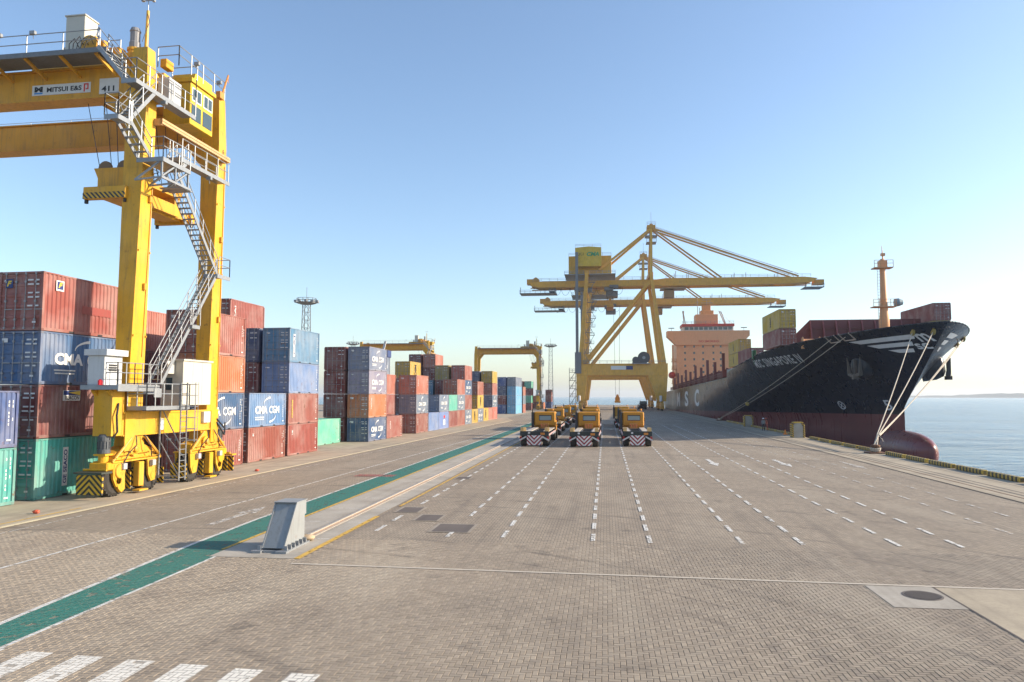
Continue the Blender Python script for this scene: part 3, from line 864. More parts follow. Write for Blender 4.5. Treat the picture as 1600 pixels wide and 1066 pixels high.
FR = [(64.0, [('brick', t_vert('TEX', m_white, 0.14, 0.6, 1.0)), ('cmagrey', t_cma_small), ('salmon', t_vert('TEX', m_white, 0.14, 0.6, 1.0))], 'of the three-high stack under the yellow box'),
      (70.3, [('pale', None)], 'low beside the three-high stack under the yellow box'),
      (76.5, [('pale', t_red_sign), ('cmagrey', t_cma_small)], 'of the stack left of the mint green box'),
      (82.7, [('brick', None), ('mint', t_vert('UES', m_white, 0.16, 0.6, 0.8))], 'of the stack topped by mint green in the long row'),
      (88.9, [('brick', None), ('cmagrey', t_cma_small), ('salmon', None)], 'of the stack right of the mint green box'),
      (95.1, [('cmagrey', t_cma_small), ('brick', None), ('cma', t_cma_small), ('salmon', None)], 'of the tallest stack in the long row'),
      (101.3, [('yellow', t_msc)], 'right after the tallest stack of the long row'),
      (107.5, [('cmagrey', t_cma_small), ('yellow', t_msc), ('salmon', None)], 'of the stack between two low yellow boxes'),
      (113.7, [('yellow', t_msc)], 'near the end of the long row'),
      (119.9, [('salmon', None)], 'next to the last stack of the long row'),
      (126.1, [('pink', t_vert('K', m_white, 0.5, 0.6, 0.5)), ('cmagrey', t_cma_small), ('salmon', None), ('yellow', None)], 'of the last stack of the long row')]
for s, it, wh in FR: stack(s, nf(s), it, wh, near=s < 66)
# rows behind, as far as the photograph shows them
G2 = 'containers in the rows behind'
stack(26.0, -2.78, [None, None, ('maroon', None), ('navy', None, HC)], 'behind the gap beside the four-high stack', False, group=G2)
stack(26.2, -5.55, [None, None, None, ('brick', None), ('brick', t_vert('CAI', m_white, 0.13, 0.6, 1.2), HC)], 'of the stack rising behind the far crane leg', False, group=G2)
stack(13.6, -5.55, [None, None, ('maroon', None, HC), ('salmon', None, HC)], 'seen between the two crane legs', False, group=G2)
stack(45.5, -2.78, [('maroon', None), ('maroon', None), ('maroon', None), ('maroon', None)], 'of the dark stack behind the mint box', False, group=G2)
stack(57.8, -2.78, [None, ('brick', None), ('salmon', None)], 'beside the stack of mostly blue boxes with one orange', False, group=G2)
stack(63.6, -5.55, [None, None, None, ('cmagrey', t_cma_small)], 'peeping out above the salmon boxes', False, group=G2)
stack(79.6, -5.55, [None, None, None, ('yellow', t_msc)], 'high above the three-high stack', False, group=G2)
stack(105.5, -8.3, [None, None, None, ('maroon', None), ('salmon', None)], 'of the five-high stack behind the long row', False, group=G2)
stack(105.5, -11.1, [None, None, None, None, ('maroon', None)], 'of the five-high stack set furthest back', False, group=G2)
stack(95.1, -3.2, [None, None, ('maroon', None), ('olive', None)], 'behind the tallest stack of the long row', False, group=G2)
stack(95.1, -6.0, [None, None, ('steel', None)], 'among dark boxes behind the long row', False, group=G2)
stack(126.1, -3.9, [None, None, None, ('navy', None)], 'behind the last stack of the long row', False, group=G2)
G3 = 'containers of the far block'
stack(176, -3.4, [('sky', None), ('sky', None), ('sky', None), ('cmagrey', None)], 'of the sky blue stack ending the far block', False, L=12.192, group=G3)
stack(176, -6.2, [('blue', None), ('maroon', None), ('navy', None), ('blue', None)], 'of the blue fronted stack left of the sky blue one', False, L=12.192, group=G3)
stack(190, -3.3, [('salmon', None), ('cmagrey', None), ('salmon', None)], 'of the narrow stack behind the sky blue one', False, group=G3)
stack(235, -6.6, [('maroon', None), ('mint', None), ('maroon', None), ('mint', None)], 'of the small stack near the far gantry leg', False, group=G3)
stack(235, -9.4, [('maroon', None), ('blue', None), ('maroon', None), ('maroon', None)], 'of the small maroon stack beside the far gantry', False, group=G3)
stack(285, -4.5, [('blue', None), ('red', None), ('red', None)], 'of the last small stack before the sea', False, group=G3)
stack(268, -8.0, [('red', None), ('orange', None)], 'of the low pair left of the last small stack', False, group=G3)
stack(262, -5.2, [('orange', None)], 'in the distance left of the quay crane foot', False, group=G3)

# ================================================================ YARD GANTRY (rubber tyred)
YEL = (0.70, 0.37, 0.014)
YEL2 = (0.66, 0.325, 0.018)
GREY = (0.5, 0.5, 0.48)
def wheel(mb_t, mb_r, c, r=0.8, w=0.6, axis='x'):
    """tyre with tread lugs + rim"""
    prof = [(r*0.52, -w/2), (r*0.8, -w/2-0.02), (r*0.96, -w/2+0.06), (r, -w/4), (r, w/4), (r*0.96, w/2-0.06), (r*0.8, w/2+0.02), (r*0.52, w/2)]
    mb_t.lathe(prof, 24, axis, c)
    for k in range(24):
        a = 2*math.pi*k/24
        for sgn in (-1, 1):
            p = Vector((sgn*w*0.24, math.cos(a)*r*1.0, math.sin(a)*r*1.0)) + Vector(c)
            q = Vector((0, math.cos(a), math.sin(a)))
            mb_t.beam(p-q*0.05, p+q*0.028, w*0.42, 0.09, up=(0, -math.sin(a), math.cos(a)))
    mb_r.lathe([(r*0.53, -w*0.42), (r*0.5, -w*0.2), (r*0.2, -w*0.18), (r*0.2, w*0.18), (r*0.5, w*0.2), (r*0.53, w*0.42)], 20, axis, c)

def legpart(name, e, b, t, z0, z1, col):
    """tapered box leg: b, t = (n0, n1, s0, s1) at bottom and top"""
    mb = MB()
    vs = []
    for q, z in ((b, z0), (t, z1)):
        vs += [(q[0], q[2], z), (q[1], q[2], z), (q[1], q[3], z), (q[0], q[3], z)]
    mb.add(vs, [(0,3,2,1), (4,5,6,7), (0,1,5,4), (1,2,6,5), (2,3,7,6), (3,0,4,7)])
    for z in ([z0+0.25*(z1-z0), z0+0.52*(z1-z0), z0+0.78*(z1-z0)] if name == 'leg' else []):
        f = (z-z0)/(z1-z0); q = [b[i]+(t[i]-b[i])*f for i in range(4)]
        mb.box(q[0]-0.008, q[1]+0.008, q[2]-0.008, q[3]+0.008, z-0.025, z+0.025)
        for a in (q[2]+0.06, q[3]-0.06): mb.box(q[1], q[1]+0.07, a-0.03, a+0.03, z-0.2, z-0.1)
    return mb.build(name, m_crane, e, col)

def gantry(loc, rz, label, detail=True, span=23.6, trolley_n=0.0, hoist=15.2):
    e = empty('gantry_crane', loc, rz)
    tag(e, label, 'crane', 'rubber tyred yard gantries')
    NS = 0.0 if detail else None
    for side in (0, 1):
        def X(n): return n if side == 0 else (5.0-span*1.0-n)      # mirror to the far side
        xs = lambda a, b: (min(X(a), X(b)), max(X(a), X(b)))
        a, b = xs(2.1, 2.9); ta, tb = xs(1.72, 2.9)
        legpart('leg', e, (a, b, 1.72, 2.93), (ta, tb, 2.35, 3.2), 4.1, 20.6, YEL)
        legpart('leg', e, (a, b, 8.95, 10.15), (ta, tb, 9.45, 10.3), 4.1, 20.6, YEL)
        legpart('leg_head', e, (ta, tb, 2.35, 3.2), (ta+0.25, tb-0.12, 2.45, 3.1), 20.6, 23.6, YEL)
        legpart('leg_head', e, (ta, tb, 9.45, 10.3), (ta+0.25, tb-0.12, 9.5, 10.2), 20.6, 23.7, YEL)
        a, b = xs(2.02, 2.92)
        mb = MB(); mb.bbox(a, b, 1.35, 10.25, 2.95, 4.15, 0.03)
        if side == 0:
            for s in (1.5, 9.3): mb.box(2.93, 3.0, s, s+0.75, 2.2, 4.1)
            mb.box(2.925, 2.96, 1.4, 10.2, 4.05, 4.16); mb.box(2.925, 2.96, 1.4, 10.2, 2.95, 3.02)
        mb.build('sill_beam', m_crane, e, YEL)
        xc = X(2.45)
        for gs in (2.6, 9.15):
            # bogie: rocking beam, forks, two wheels
            mb = MB()
            mb.prism([(gs-1.75, 1.75), (gs+1.75, 1.75), (gs+1.55, 2.15), (gs+0.7, 2.45), (gs+0.6, 2.97), (gs-0.6, 2.97), (gs-0.7, 2.45), (gs-1.55, 2.15)], xc-0.36, xc+0.36, 'x')
            mb.lathe([(0.34, xc-0.5), (0.34, xc+0.5)], 14, 'x', (0, gs-0.2, 2.25))
            mb.box(xc-0.55, xc+0.55, gs-1.9, gs+1.9, 1.68, 1.76)
            bo = mb.build('bogie', m_crane, e, YEL)
            for k, ws in enumerate((gs-1.35, gs+1.35)):
                mt, mr = MB(), MB()
                wheel(mt, mr, (xc, ws, 0.8), 0.79, 0.58)
                wt = mt.build('wheel', m_rubber, e)
                mr.build('rim', m_crane, wt, YEL2)
                mb = MB()
                dn = 1 if k == 0 else -1
                for sx in (-0.42, 0.42):
                    mb.prism([(ws-0.5, 1.75), (ws+0.42, 1.75), (ws+0.36, 1.1), (ws+0.2, 0.55), (ws-0.16, 0.5), (ws-0.4, 0.9)], xc+sx-0.06, xc+sx+0.06, 'x')
                mb.lathe([(0.2, xc-0.5), (0.2, xc+0.5)], 10, 'x', (0, ws, 0.8))
                mb.build('wheel_fork', m_crane, bo, YEL)
                # fender plates across the track, black and yellow
                for q, mm in ((-0.98, m_hazdiag), (0.98, m_hazdiag)):
                    if k == 0 and gs < 3 and q < 0: continue
                    mb = MB(); mb.box(-0.5, 0.5, -0.02, 0.02, -0.42, 0.42)
                    mb.build('fender_plate', mm, e, None, loc=(xc+0.02, ws+q*0.86, 0.72))
        # end bumpers
        for s in (-0.1, 11.75):
            mb = MB(); mb.box(-0.68, 0.68, -0.05, 0.05, -0.47, 0.47)
            mb.build('bumper_plate', m_hazard, e, None, loc=(xc, s+(-0.05 if s < 0 else 0.05), 0.72))
            mb = MB(); mb.box(xc-0.75, xc+0.75, s-0.25, s+0.5 if s < 0 else s+0.25, 1.24, 1.33); mb.build('bumper_shelf', m_crane, e, (0.05, 0.06, 0.05) if s < 0 else YEL)
            q = 0.9 if s < 0 else -0.9
            mb = MB(); mb.bbox(xc-0.2, xc+0.2, min(s, s+q)+0.1, max(s, s+q), 0.45, 0.95, 0.03); mb.bbox(xc-0.5, xc+0.5, min(s+q*0.5, s+q), max(s+q*0.5, s+q), 1.34, 1.72, 0.05); mb.tube((xc-0.62, s+q*0.3, 1.4), (xc+0.62, s+q*0.3, 1.4), 0.06, 6); mb.build('bumper_arm', m_crane, e, YEL)
        if side == 0 or not detail:
            for s in (0.72, 11.0):
                mb = MB(); mb.lathe([(0.24, 0), (0.24, 0.7)], 14, 'z', (xc, s, 1.4)); mb.box(xc-0.32, xc+0.32, s-0.3, s+0.3, 2.05, 2.14)
                mo = mb.build('drive_housing', m_crane, e, YEL)
                mb = MB(); mb.lathe([(0.25, 0), (0.3, 0.02), (0.3, 0.2), (0.28, 0.22), (0.28, 0.62), (0.3, 0.64), (0.3, 0.82), (0.2, 0.95)], 16, 'z', (xc, s, 2.14))
                for k in range(14):
                    a_ = 2*math.pi*k/14; mb.beam((xc+0.29*math.cos(a_), s+0.29*math.sin(a_), 2.38), (xc+0.29*math.cos(a_), s+0.29*math.sin(a_), 2.74), 0.02, 0.05, up=(math.cos(a_), math.sin(a_), 0))
                mb.build('drive_motor', m_paint, mo, (0.09, 0.10, 0.11))
                mb = MB(); mb.lathe([(0.33, -0.3), (0.36, -0.25), (0.36, 0.25), (0.33, 0.3)], 18, 'x', (xc+0.28, s+(0.55 if s < 5 else -0.45), 1.25))
                mb.prism([(s+0.2, 1.6), (s+0.95, 1.1), (s+1.0, 0.35), (s+0.75, 0.18), (s+0.5, 0.4), (s+0.1, 1.2)] if s < 5 else [(s-0.2, 1.6), (s-0.1, 1.2), (s-0.3, 0.5), (s-0.6, 0.35), (s-0.75, 1.1)], xc+0.3, xc+0.5, 'x')
                mb.build('gear_case', m_crane, e, YEL)
    # girders
    fx = 5.0-span-2.9
    for s in (2.35, 9.45):
        mb = MB(); mb.bbox(fx+1.1, 1.8, s, s+0.85, 20.95, 22.55, 0.03); mb.box(fx+1.1, 1.8, s-0.12, s+0.97, 20.88, 20.95); mb.box(fx+1.1, 1.8, s-0.12, s+0.97, 22.55, 22.62)
        mb.box(fx+1.2, 1.75, s+0.35, s+0.5, 22.62, 22.72)
        mb.build('girder', m_crane, e, YEL2)
        # haunch where girder meets leg
        for pl in ([(1.75, 19.2), (1.75, 20.92), (0.3, 20.92)], [(fx+1.15, 19.2), (fx+1.15, 20.92), (fx+2.5, 20.92)]): mb = MB(); mb.prism(pl, s+0.06, s+0.8, 'y'); mb.build('haunch', m_crane, e, YEL2)
    mb = MB(); mb.rail([(fx+1.5, 10.2, 22.6), (0.8, 10.2, 22.6)], 0.5, 0.015, 3.0, ()); mb.build('cable_guard', m_galv, e)
    # walkway on the near girder
    mb = MB(); mb.box(fx+1.5, 1.7, 0.75, 2.2, 22.68, 22.74); mb.box(fx+1.5, 1.7, 0.70, 0.76, 22.6, 22.86)
    wk = mb.build('walkway', m_grate, e)
    mb = MB()
    n0 = fx+2
    while n0 < 1.5:
        mb.beam((n0, 0.8, 22.62), (n0, 2.36, 22.1), 0.12, 0.14); n0 += 2.05
    struct(mb.build('walkway_bracket', m_crane, wk, YEL2), 'stuff')
    mb = MB(); mb.rail([(fx+1.5, 0.78, 22.74), (1.25, 0.78, 22.74)], 1.1, 0.026, 2.05); mb.build('railing', m_galv, e)
    # trolley
    tn = trolley_n
    mb = MB()
    for s in (2.6, 9.7): mb.box(tn-4.2, tn+1.4, s-0.1, s+0.35, 22.78, 23.35)
    for n in (-3.9, 0.9): mb.box(tn+n-0.25, tn+n+0.25, 2.6, 10.0, 22.95, 23.4)
    mb.box(tn-3.7, tn+0.8, 3.0, 9.4, 23.4, 23.5)
    tr = mb.build('trolley', m_crane, e, YEL2)
    mb = MB(); mb.bbox(tn-2.05, tn-0.9, 2.3, 3.3, 23.35, 25.55, 0.02); mb.box(tn-2.1, tn-0.85, 2.25, 3.35, 25.55, 25.62)
    mb.build('control_cabinet', m_cream, e)
    mb = MB(); mb.lathe([(0.55, -1.4), (0.55, 1.4)], 18, 'y', (tn-0.6, 6.2, 24.15)); mb.box(tn-1.2, tn+0.4, 4.3, 8.2, 23.5, 23.75); mb.box(tn-1.1, tn+0.1, 7.8, 8.6, 23.6, 24.7)
    mb.build('hoist_drum', m_crane, tr, YEL)
    mb = MB(); mb.lathe([(0.33, 0), (0.33, 0.6), (0.4, 0.62), (0.4, 0.75)], 14, 'z', (1.1, 3.7, 23.4)); mb.box(0.4, 1.9, 3.1, 4.3, 23.2, 23.7); mb.box(0.0, 0.7, 3.0, 3.5, 23.2, 24.0)
    mb.build('reducer', m_crane, tr, YEL)
    mb = MB(); mb.lathe([(0.27, 24.15), (0.3, 24.2), (0.3, 24.5), (0.26, 24.55), (0.26, 25.1), (0.3, 25.15), (0.22, 25.35)], 12, 'z', (1.1, 3.7, 0)); mb.build('hoist_motor', m_paint, tr, (0.22, 0.22, 0.23))
    mb = MB(); mb.tube((1.7, 3.8, 23.4), (1.72, 3.85, 26.4), 0.11, 8, 0.08); ms = mb.build('mast', m_crane, e, YEL)
    mb = MB(); mb.tube((1.72, 3.85, 26.4), (1.72, 3.85, 27.0), 0.02, 5)
    mb.box(1.4, 2.05, 3.82, 3.88, 26.98, 27.02); mb.cbox((1.4, 3.85, 27.05), (0.16, 0.16, 0.16)); mb.cbox((2.05, 3.85, 27.0), (0.14, 0.14, 0.2)); mb.build('wind_gauge', m_galv, ms)
    mb = MB(); mb.rail([(1.9, 4.6, 23.5), (3.2, 4.6, 23.5), (3.2, 9.4, 23.4)], 1.15, 0.028, 1.3); mb.rail([(3.2, 6.4, 23.1), (1.6, 6.4, 23.1)], 1.15, 0.028, 1.2); mb.rail([(0.6, 3.2, 23.4), (-1.0, 3.2, 23.4)], 1.1, 0.026, 0.8)
    mb.build('trolley_railing', m_galv, e)
    # operator cab
    c0, c1, s0, s1, z0, z1 = 1.6, 3.3, 5.65, 8.0, 20.55, 23.0
    mb = MB(); mb.bbox(c0, c1, s0, s1, z0, z1, 0.03); mb.box(c0-0.1, c1+0.12, s0-0.1, s1+0.1, z1+0.003, z1+0.22)
    mb.prism([(s0+0.4, 23.22), (s1, 23.22), (s1, 23.75), (s0+0.6, 23.75)], c0+0.2, c1-0.1, 'x')
    cb = mb.build('cab', m_crane, e, (0.68, 0.44, 0.02))
    for k, (a, b) in enumerate(((s0+0.12, s0+1.08), (s0+1.27, s1-0.12))):
        mb = MB(); mb.box(c1+0.001, c1+0.03, a, b, 21.95, 22.75); mb.build('window_frame', m_white, cb)
        for a2, b2 in ((a+0.07, (a+b)/2-0.03), ((a+b)/2+0.03, b-0.07)):
            mb = MB(); mb.box(c1+0.031, c1+0.036, a2, b2, 22.03, 22.68); mb.build('window_pane', m_glass, cb)
        mb = MB(); mb.box(c1+0.002, c1+0.02, a, b, 20.85, 21.75); mb.build('lower_pane', m_glass, cb)
    mb = MB(); mb.tube((3.2, 9.0, 23.4), (3.3, 9.6, 25.1), 0.07, 6, 0.05); mb.tube((3.3, 9.6, 25.1), (3.3, 9.62, 24.6), 0.02, 5); mb.cbox((3.2, 8.9, 23.5), (0.3, 0.5, 0.4)); mb.build('davit', m_crane, e, (0.6, 0.25, 0.05))
    # outer service platform, stairs
    P = []
    def deck(x0, x1, y0, y1, z, name='platform'):
        mb = MB(); mb.box(x0, x1, y0, y1, z-0.05, z); mb.box(x1-0.04, x1+0.01, y0-0.01, y1+0.01, z-0.2, z+0.03); mb.box(x0, x1-0.04, y0-0.03, y0+0.02, z-0.2, z+0.03)
        return mb.build(name, m_galv, e)
    deck(2.93, 3.75, 0.3, 5.5, 20.85)
    mb = MB(); mb.rail([(2.95, 0.32, 20.85), (3.73, 0.32, 20.85), (3.73, 5.5, 20.85)], 1.1, 0.028, 1.1); mb.rail([(3.73, 5.5, 20.85), (3.73, 5.5, 23.0)], 0.05, 0.03, 3); mb.build('railing', m_galv, e)
    mb = MB(); mb.stair((3.1, 0.35, 20.85), (1.5, 0.35, 22.72), (0, 1, 0), 0.75); mb.build('stair', m_galv, e)
    mb = MB(); mb.box(2.93, 3.6, 3.2, 4.3, 20.95, 22.2); mb.build('junction_cabinet', m_paint, e, (0.42, 0.43, 0.44))
    deck(3.0, 3.75, -0.9, 0.1, 18.55)
    mb = MB(); mb.stair((3.0, -0.1, 18.55), (3.0, 1.9, 20.8), (1, 0, 0), 0.72); mb.build('stair', m_galv, e)
    mb = MB(); mb.rail([(3.0, 0.1, 18.55), (3.0, -0.9, 18.55), (3.75, -0.9, 18.55), (3.75, 0.1, 18.55)], 1.1, 0.026, 0.8); mb.build('railing', m_galv, e)
    deck(3.0, 4.5, 1.6, 4.0, 17.2)
    mb = MB(); mb.stair((3.75, 1.7, 17.2), (3.75, 0.0, 18.55), (-1, 0, 0), 0.72); mb.build('stair', m_galv, e)
    mb = MB(); mb.rail([(4.48, 4.0, 17.2), (4.48, 1.6, 17.2), (3.8, 1.6, 17.2)], 1.1, 0.026, 0.9)
    mb.build('railing', m_galv, e)
    mb = MB()    # truss brackets of that landing
    for s in (1.65, 2.8, 3.95):
        mb.beam((2.9, s, 16.1), (4.4, s, 17.1), 0.09, 0.09); mb.beam((4.4, s, 17.1), (4.4, s, 16.25), 0.08, 0.08); mb.beam((2.9, s, 16.1), (4.4, s, 16.2), 0.08, 0.08)
    mb.beam((4.4, 1.6, 16.2), (4.4, 4.2, 16.2), 0.09, 0.12); mb.beam((4.4, 1.65, 16.25), (4.4, 2.8, 17.1), 0.08, 0.08); mb.beam((4.4, 2.8, 16.25), (4.4, 3.95, 17.1), 0.08, 0.08)
    mb.box(3.1, 4.4, 3.4, 4.4, 16.12, 16.18)
    mb.build('landing_bracket', m_galv, e)
    deck(3.0, 3.8, 4.2, 9.2, 18.05, 'catwalk')
    mb = MB(); mb.rail([(3.78, 4.3, 18.05), (3.78, 9.1, 18.05)], 1.1, 0.026, 1.2); mb.rail([(3.02, 4.3, 18.05), (3.02, 9.0, 18.05)], 1.1, 0.026, 1.2); mb.build('railing', m_galv, e)
    mb = MB(); mb.stair((3.05, 4.1, 17.2), (3.05, 4.9, 18.05), (1, 0, 0), 0.7); mb.build('stair', m_galv, e)
    mb = MB()
    for dz in (0, 0.16): mb.box(3.3, 3.42, 3.0, 9.9, 19.55+dz, 19.68+dz)
    mb.box(2.9, 3.35, 3.0, 3.15, 19.5, 19.85); mb.box(2.9, 3.35, 9.7, 9.85, 19.5, 19.85); mb.build('cable_tray', m_crane, e, (0.58, 0.36, 0.16))
    # long stair down to a landing on the far leg, then back to the lower deck
    mb = MB(); mb.stair((3.0, 8.3, 12.2), (3.0, 4.1, 17.1), (1, 0, 0), 0.72); mb.build('stair', m_galv, e)
    deck(2.93, 3.85, 8.1, 9.5, 12.2)
    mb = MB(); mb.rail([(3.83, 8.3, 12.2), (3.83, 9.48, 12.2), (2.95, 9.48, 12.2)], 1.1, 0.026, 0.8); mb.build('railing', m_galv, e)
    mb = MB(); mb.stair((3.0, 3.2, 5.6), (3.0, 8.2, 12.15), (1, 0, 0), 0.72); mb.build('stair', m_galv, e)
    mb = MB(); mb.box(3.0, 3.9, 5.6, 6.35, 8.75, 8.95); mb.rail([(3.9, 5.6, 8.95), (3.9, 6.35, 8.95)], 1.2, 0.026, 0.7); mb.build('stair_landing', m_galv, e)
    # lower deck: upper platform with the white cabin, lower platform, ladder
    mb = MB(); mb.box(1.55, 3.55, 0.05, 3.3, 5.28, 5.5); mb.box(3.551, 3.6, 0.05, 3.3, 5.2, 5.55); mb.build('platform', m_galv, e)
    mb = MB()
    for n in (2.0, 2.8): mb.beam((n, 0.4, 5.28), (n, 1.6, 4.1), 0.18, 0.18)
    mb.box(1.9, 2.9, 0.6, 1.5, 3.0, 5.28); mb.build('platform_post', m_crane, e, YEL)
    mb = MB(); mb.rail([(3.52, 1.35, 5.5), (3.52, 3.2, 5.5)], 1.1, 0.026, 0.7); mb.rail([(2.9, 0.08, 5.5), (3.52, 0.08, 5.5), (3.52, 1.35, 5.5)], 1.1, 0.026, 0.7); mb.build('railing', m_galv, e)
    mb = MB(); mb.bbox(1.85, 2.75, 0.15, 1.45, 5.5, 6.95, 0.02); mb.box(1.72, 2.95, 0.02, 1.6, 6.95, 7.25)
    cbn = mb.build('equipment_cabin', m_paint, e, (0.55, 0.56, 0.56))
    mb = MB()
    for z in (6.45, 6.33, 6.21): mb.box(2.751, 2.79, 0.45, 1.0, z, z+0.07)
    mb.build('louvre', m_dark, cbn)
    mb = MB(); mb.lathe([(0.1, 0), (0.1, 0.2), (0.04, 0.28)], 10, 'z', (2.7, -0.05, 5.5)); mb.build('warning_lamp', m_obj, e, (0.7, 0.02, 0.03))
    mb = MB(); mb.box(2.95, 4.05, 1.6, 5.35, 4.25, 4.45); mb.build('platform', m_galv, e)
    mb = MB(); mb.rail([(4.03, 1.62, 4.45), (4.03, 4.4, 4.45)], 1.15, 0.028, 0.75); mb.rail([(2.97, 1.62, 4.45), (4.03, 1.62, 4.45)], 1.15, 0.028, 0.6); mb.rail([(4.03, 5.1, 4.45), (4.03, 5.33, 4.45), (2.97, 5.33, 4.45)], 1.15, 0.028, 0.7)
    mb.box(4.01, 4.05, 2.2, 2.8, 4.9, 5.35); mb.build('railing', m_galv, e)
    mb = MB()
    for s in (4.42, 4.98): mb.beam((4.12, s, 0.45), (4.12, s, 5.7), 0.05, 0.07)
    z = 0.6
    while z < 4.5: mb.tube((4.12, 4.42, z), (4.12, 4.98, z), 0.02, 5); z += 0.3
    for z in (2.6, 3.2, 3.8, 4.4, 5.0, 5.6):
        mb.path([(4.12, 4.42, z), (4.55, 4.35, z), (4.85, 4.55, z), (4.85, 4.85, z), (4.55, 5.05, z), (4.12, 4.98, z)], 0.018, 4)
    for s, n in ((4.35, 4.55), (4.6, 4.86), (4.85, 4.86), (5.05, 4.55)): mb.tube((n, s, 2.5), (n, s, 5.7), 0.016, 4)
    mb.beam((3.2, 4.2, 4.25), (4.1, 4.42, 2.4), 0.05, 0.05); mb.beam((3.0, 4.7, 2.95), (4.1, 4.98, 1.6), 0.05, 0.05); mb.beam((3.0, 4.3, 4.2), (3.0, 4.3, 0.6), 0.07, 0.07); mb.beam((3.0, 4.3, 0.7), (4.1, 4.42, 0.7), 0.05, 0.05); mb.beam((3.0, 4.3, 2.6), (4.1, 4.42, 0.7), 0.04, 0.04)
    mb.build('caged_ladder', m_galv, e)
    mb = MB(); mb.bbox(1.9, 3.25, 5.9, 8.75, 4.45, 6.95, 0.02); mb.box(1.8, 3.33, 5.82, 8.83, 6.95, 7.05)
    for s in (6.85, 7.8): mb.box(3.249, 3.258, s-0.01, s+0.01, 4.5, 6.9)
    ec = mb.build('electrical_house', m_cream, e)
    mb = MB(); mb.box(2.2, 2.6, 5.895, 5.9, 5.3, 6.0); mb.build('door_window', m_glass, ec)
    mb = MB(); mb.bbox(2.05, 2.75, 5.2, 5.85, 6.2, 6.95, 0.02); ac = mb.build('air_conditioner', m_paint, e, (0.55, 0.53, 0.48))
    mb = MB(); mb.lathe([(0.26, 5.185), (0.26, 5.198)], 18, 'y', (2.4, 0, 6.6)); mb.build('fan_grille', m_dark, ac)
    mb = MB(); mb.box(2.925, 3.1, 8.35, 9.05, 3.4, 4.05); mb.build('junction_box', m_paint, e, (0.55, 0.56, 0.56))
    mb = MB(); mb.box(2.93, 2.945, 4.35, 4.75, 3.15, 3.75); mb.build('notice_plate', m_white, e)
    mb = MB(); mb.path([(2.95, 1.0, 4.6), (3.1, 0.7, 4.0), (3.05, 0.85, 3.2), (2.9, 0.75, 2.9)], 0.05, 6); mb.path([(3.0, 9.9, 3.6), (3.2, 10.5, 3.0), (3.0, 10.9, 3.3)], 0.05, 6); mb.path([(3.0, 9.9, 3.4), (3.25, 10.4, 2.6), (3.0, 10.9, 3.0)], 0.05, 6); mb.build('cable', m_dark, e)
    # spreader on its ropes
    q = hoist; sx = tn+0.9
    mb = MB()
    mb.bbox(sx-0.55, sx+0.55, 2.6, 8.0, q+0.2, q+0.85, 0.03)
    for s in (2.15, 8.15): mb.bbox(sx-1.22, sx+1.22, s-0.17, s+0.17, q+0.1, q+0.75, 0.02)
    for s in (2.4, 7.9):
        for n in (-1.0, 1.0): mb.beam((sx+n*1.0, s, q+0.4), (sx+n*0.4, s+(0.9 if s < 5 else -0.9), q+0.5), 0.2, 0.35)
    mb.box(sx+0.56, sx+0.9, 3.2, 7.2, q+0.3, q+0.95)
    sp = mb.build('spreader', m_crane, e, YEL)
    for s in (1.97, 8.33):
        mb = MB(); mb.box(-1.22, 1.22, -0.012, 0.012, -0.16, 0.16); mb.build('hazard_stripe', m_hazdiag, sp, None, loc=(sx, s, q+0.28))
    for s in (2.15, 8.15):
        for n in (-1.13, 1.13):
            mb = MB(); mb.box(sx+n-0.07, sx+n+0.07, s-0.07, s+0.07, q-0.1, q+0.1); mb.build('twistlock', m_dark, sp)
    mb = MB(); mb.prism([(sx-1.05, q+1.9), (sx+1.05, q+1.9), (sx+0.8, q+1.35), (sx+0.8, q+0.86), (sx-0.8, q+0.86), (sx-0.8, q+1.35)], 2.5, 3.0, 'y'); mb.prism([(sx-1.05, q+1.9), (sx+1.05, q+1.9), (sx+0.8, q+1.35), (sx+0.8, q+0.86), (sx-0.8, q+0.86), (sx-0.8, q+1.35)], 6.9, 7.4, 'y')
    mb.box(sx-0.9, sx+0.9, 2.6, 7.3, q+1.4, q+1.7); hb = mb.build('headblock', m_crane, e, YEL2)
    for s in (2.75, 7.15):
        for n in (-0.55, 0.55):
            mb = MB(); mb.lathe([(0.36, -0.06), (0.4, -0.05), (0.4, 0.05), (0.36, 0.06)], 18, 'y', (sx+n, s, q+1.95)); mb.build('sheave', m_paint, hb, (0.2, 0.12, 0.06))
    mb = MB()
    for s in (2.75, 7.15):
        for n, m_ in ((-0.9, -1.6), (-0.2, -0.3), (0.2, 0.4), (0.9, 1.2)): mb.tube((sx+n, s, q+2.0), (tn+m_, s+0.3, 23.0), 0.022, 4)
    mb.build('hoist_rope', m_dark, e)
    mb = MB(); k = 14
    for i in range(k):
        a0, a1 = 2*math.pi*i/k, 2*math.pi*(i+1)/k
        for z, r in ((q+2.0, 0.5), (q+2.4, 0.42), (q+2.8, 0.28)): mb.tube((sx+0.6+r*math.cos(a0), 4.9+r*math.sin(a0), z), (sx+0.6+r*math.cos(a1), 4.9+r*math.sin(a1), z), 0.02, 4)
        if i % 2 == 0: mb.tube((sx+0.6+0.5*math.cos(a0), 4.9+0.5*math.sin(a0), q+1.9), (sx+0.6+0.2*math.cos(a0), 4.9+0.2*math.sin(a0), q+2.95), 0.02, 4)
    mb.build('cable_basket', m_dark, e)
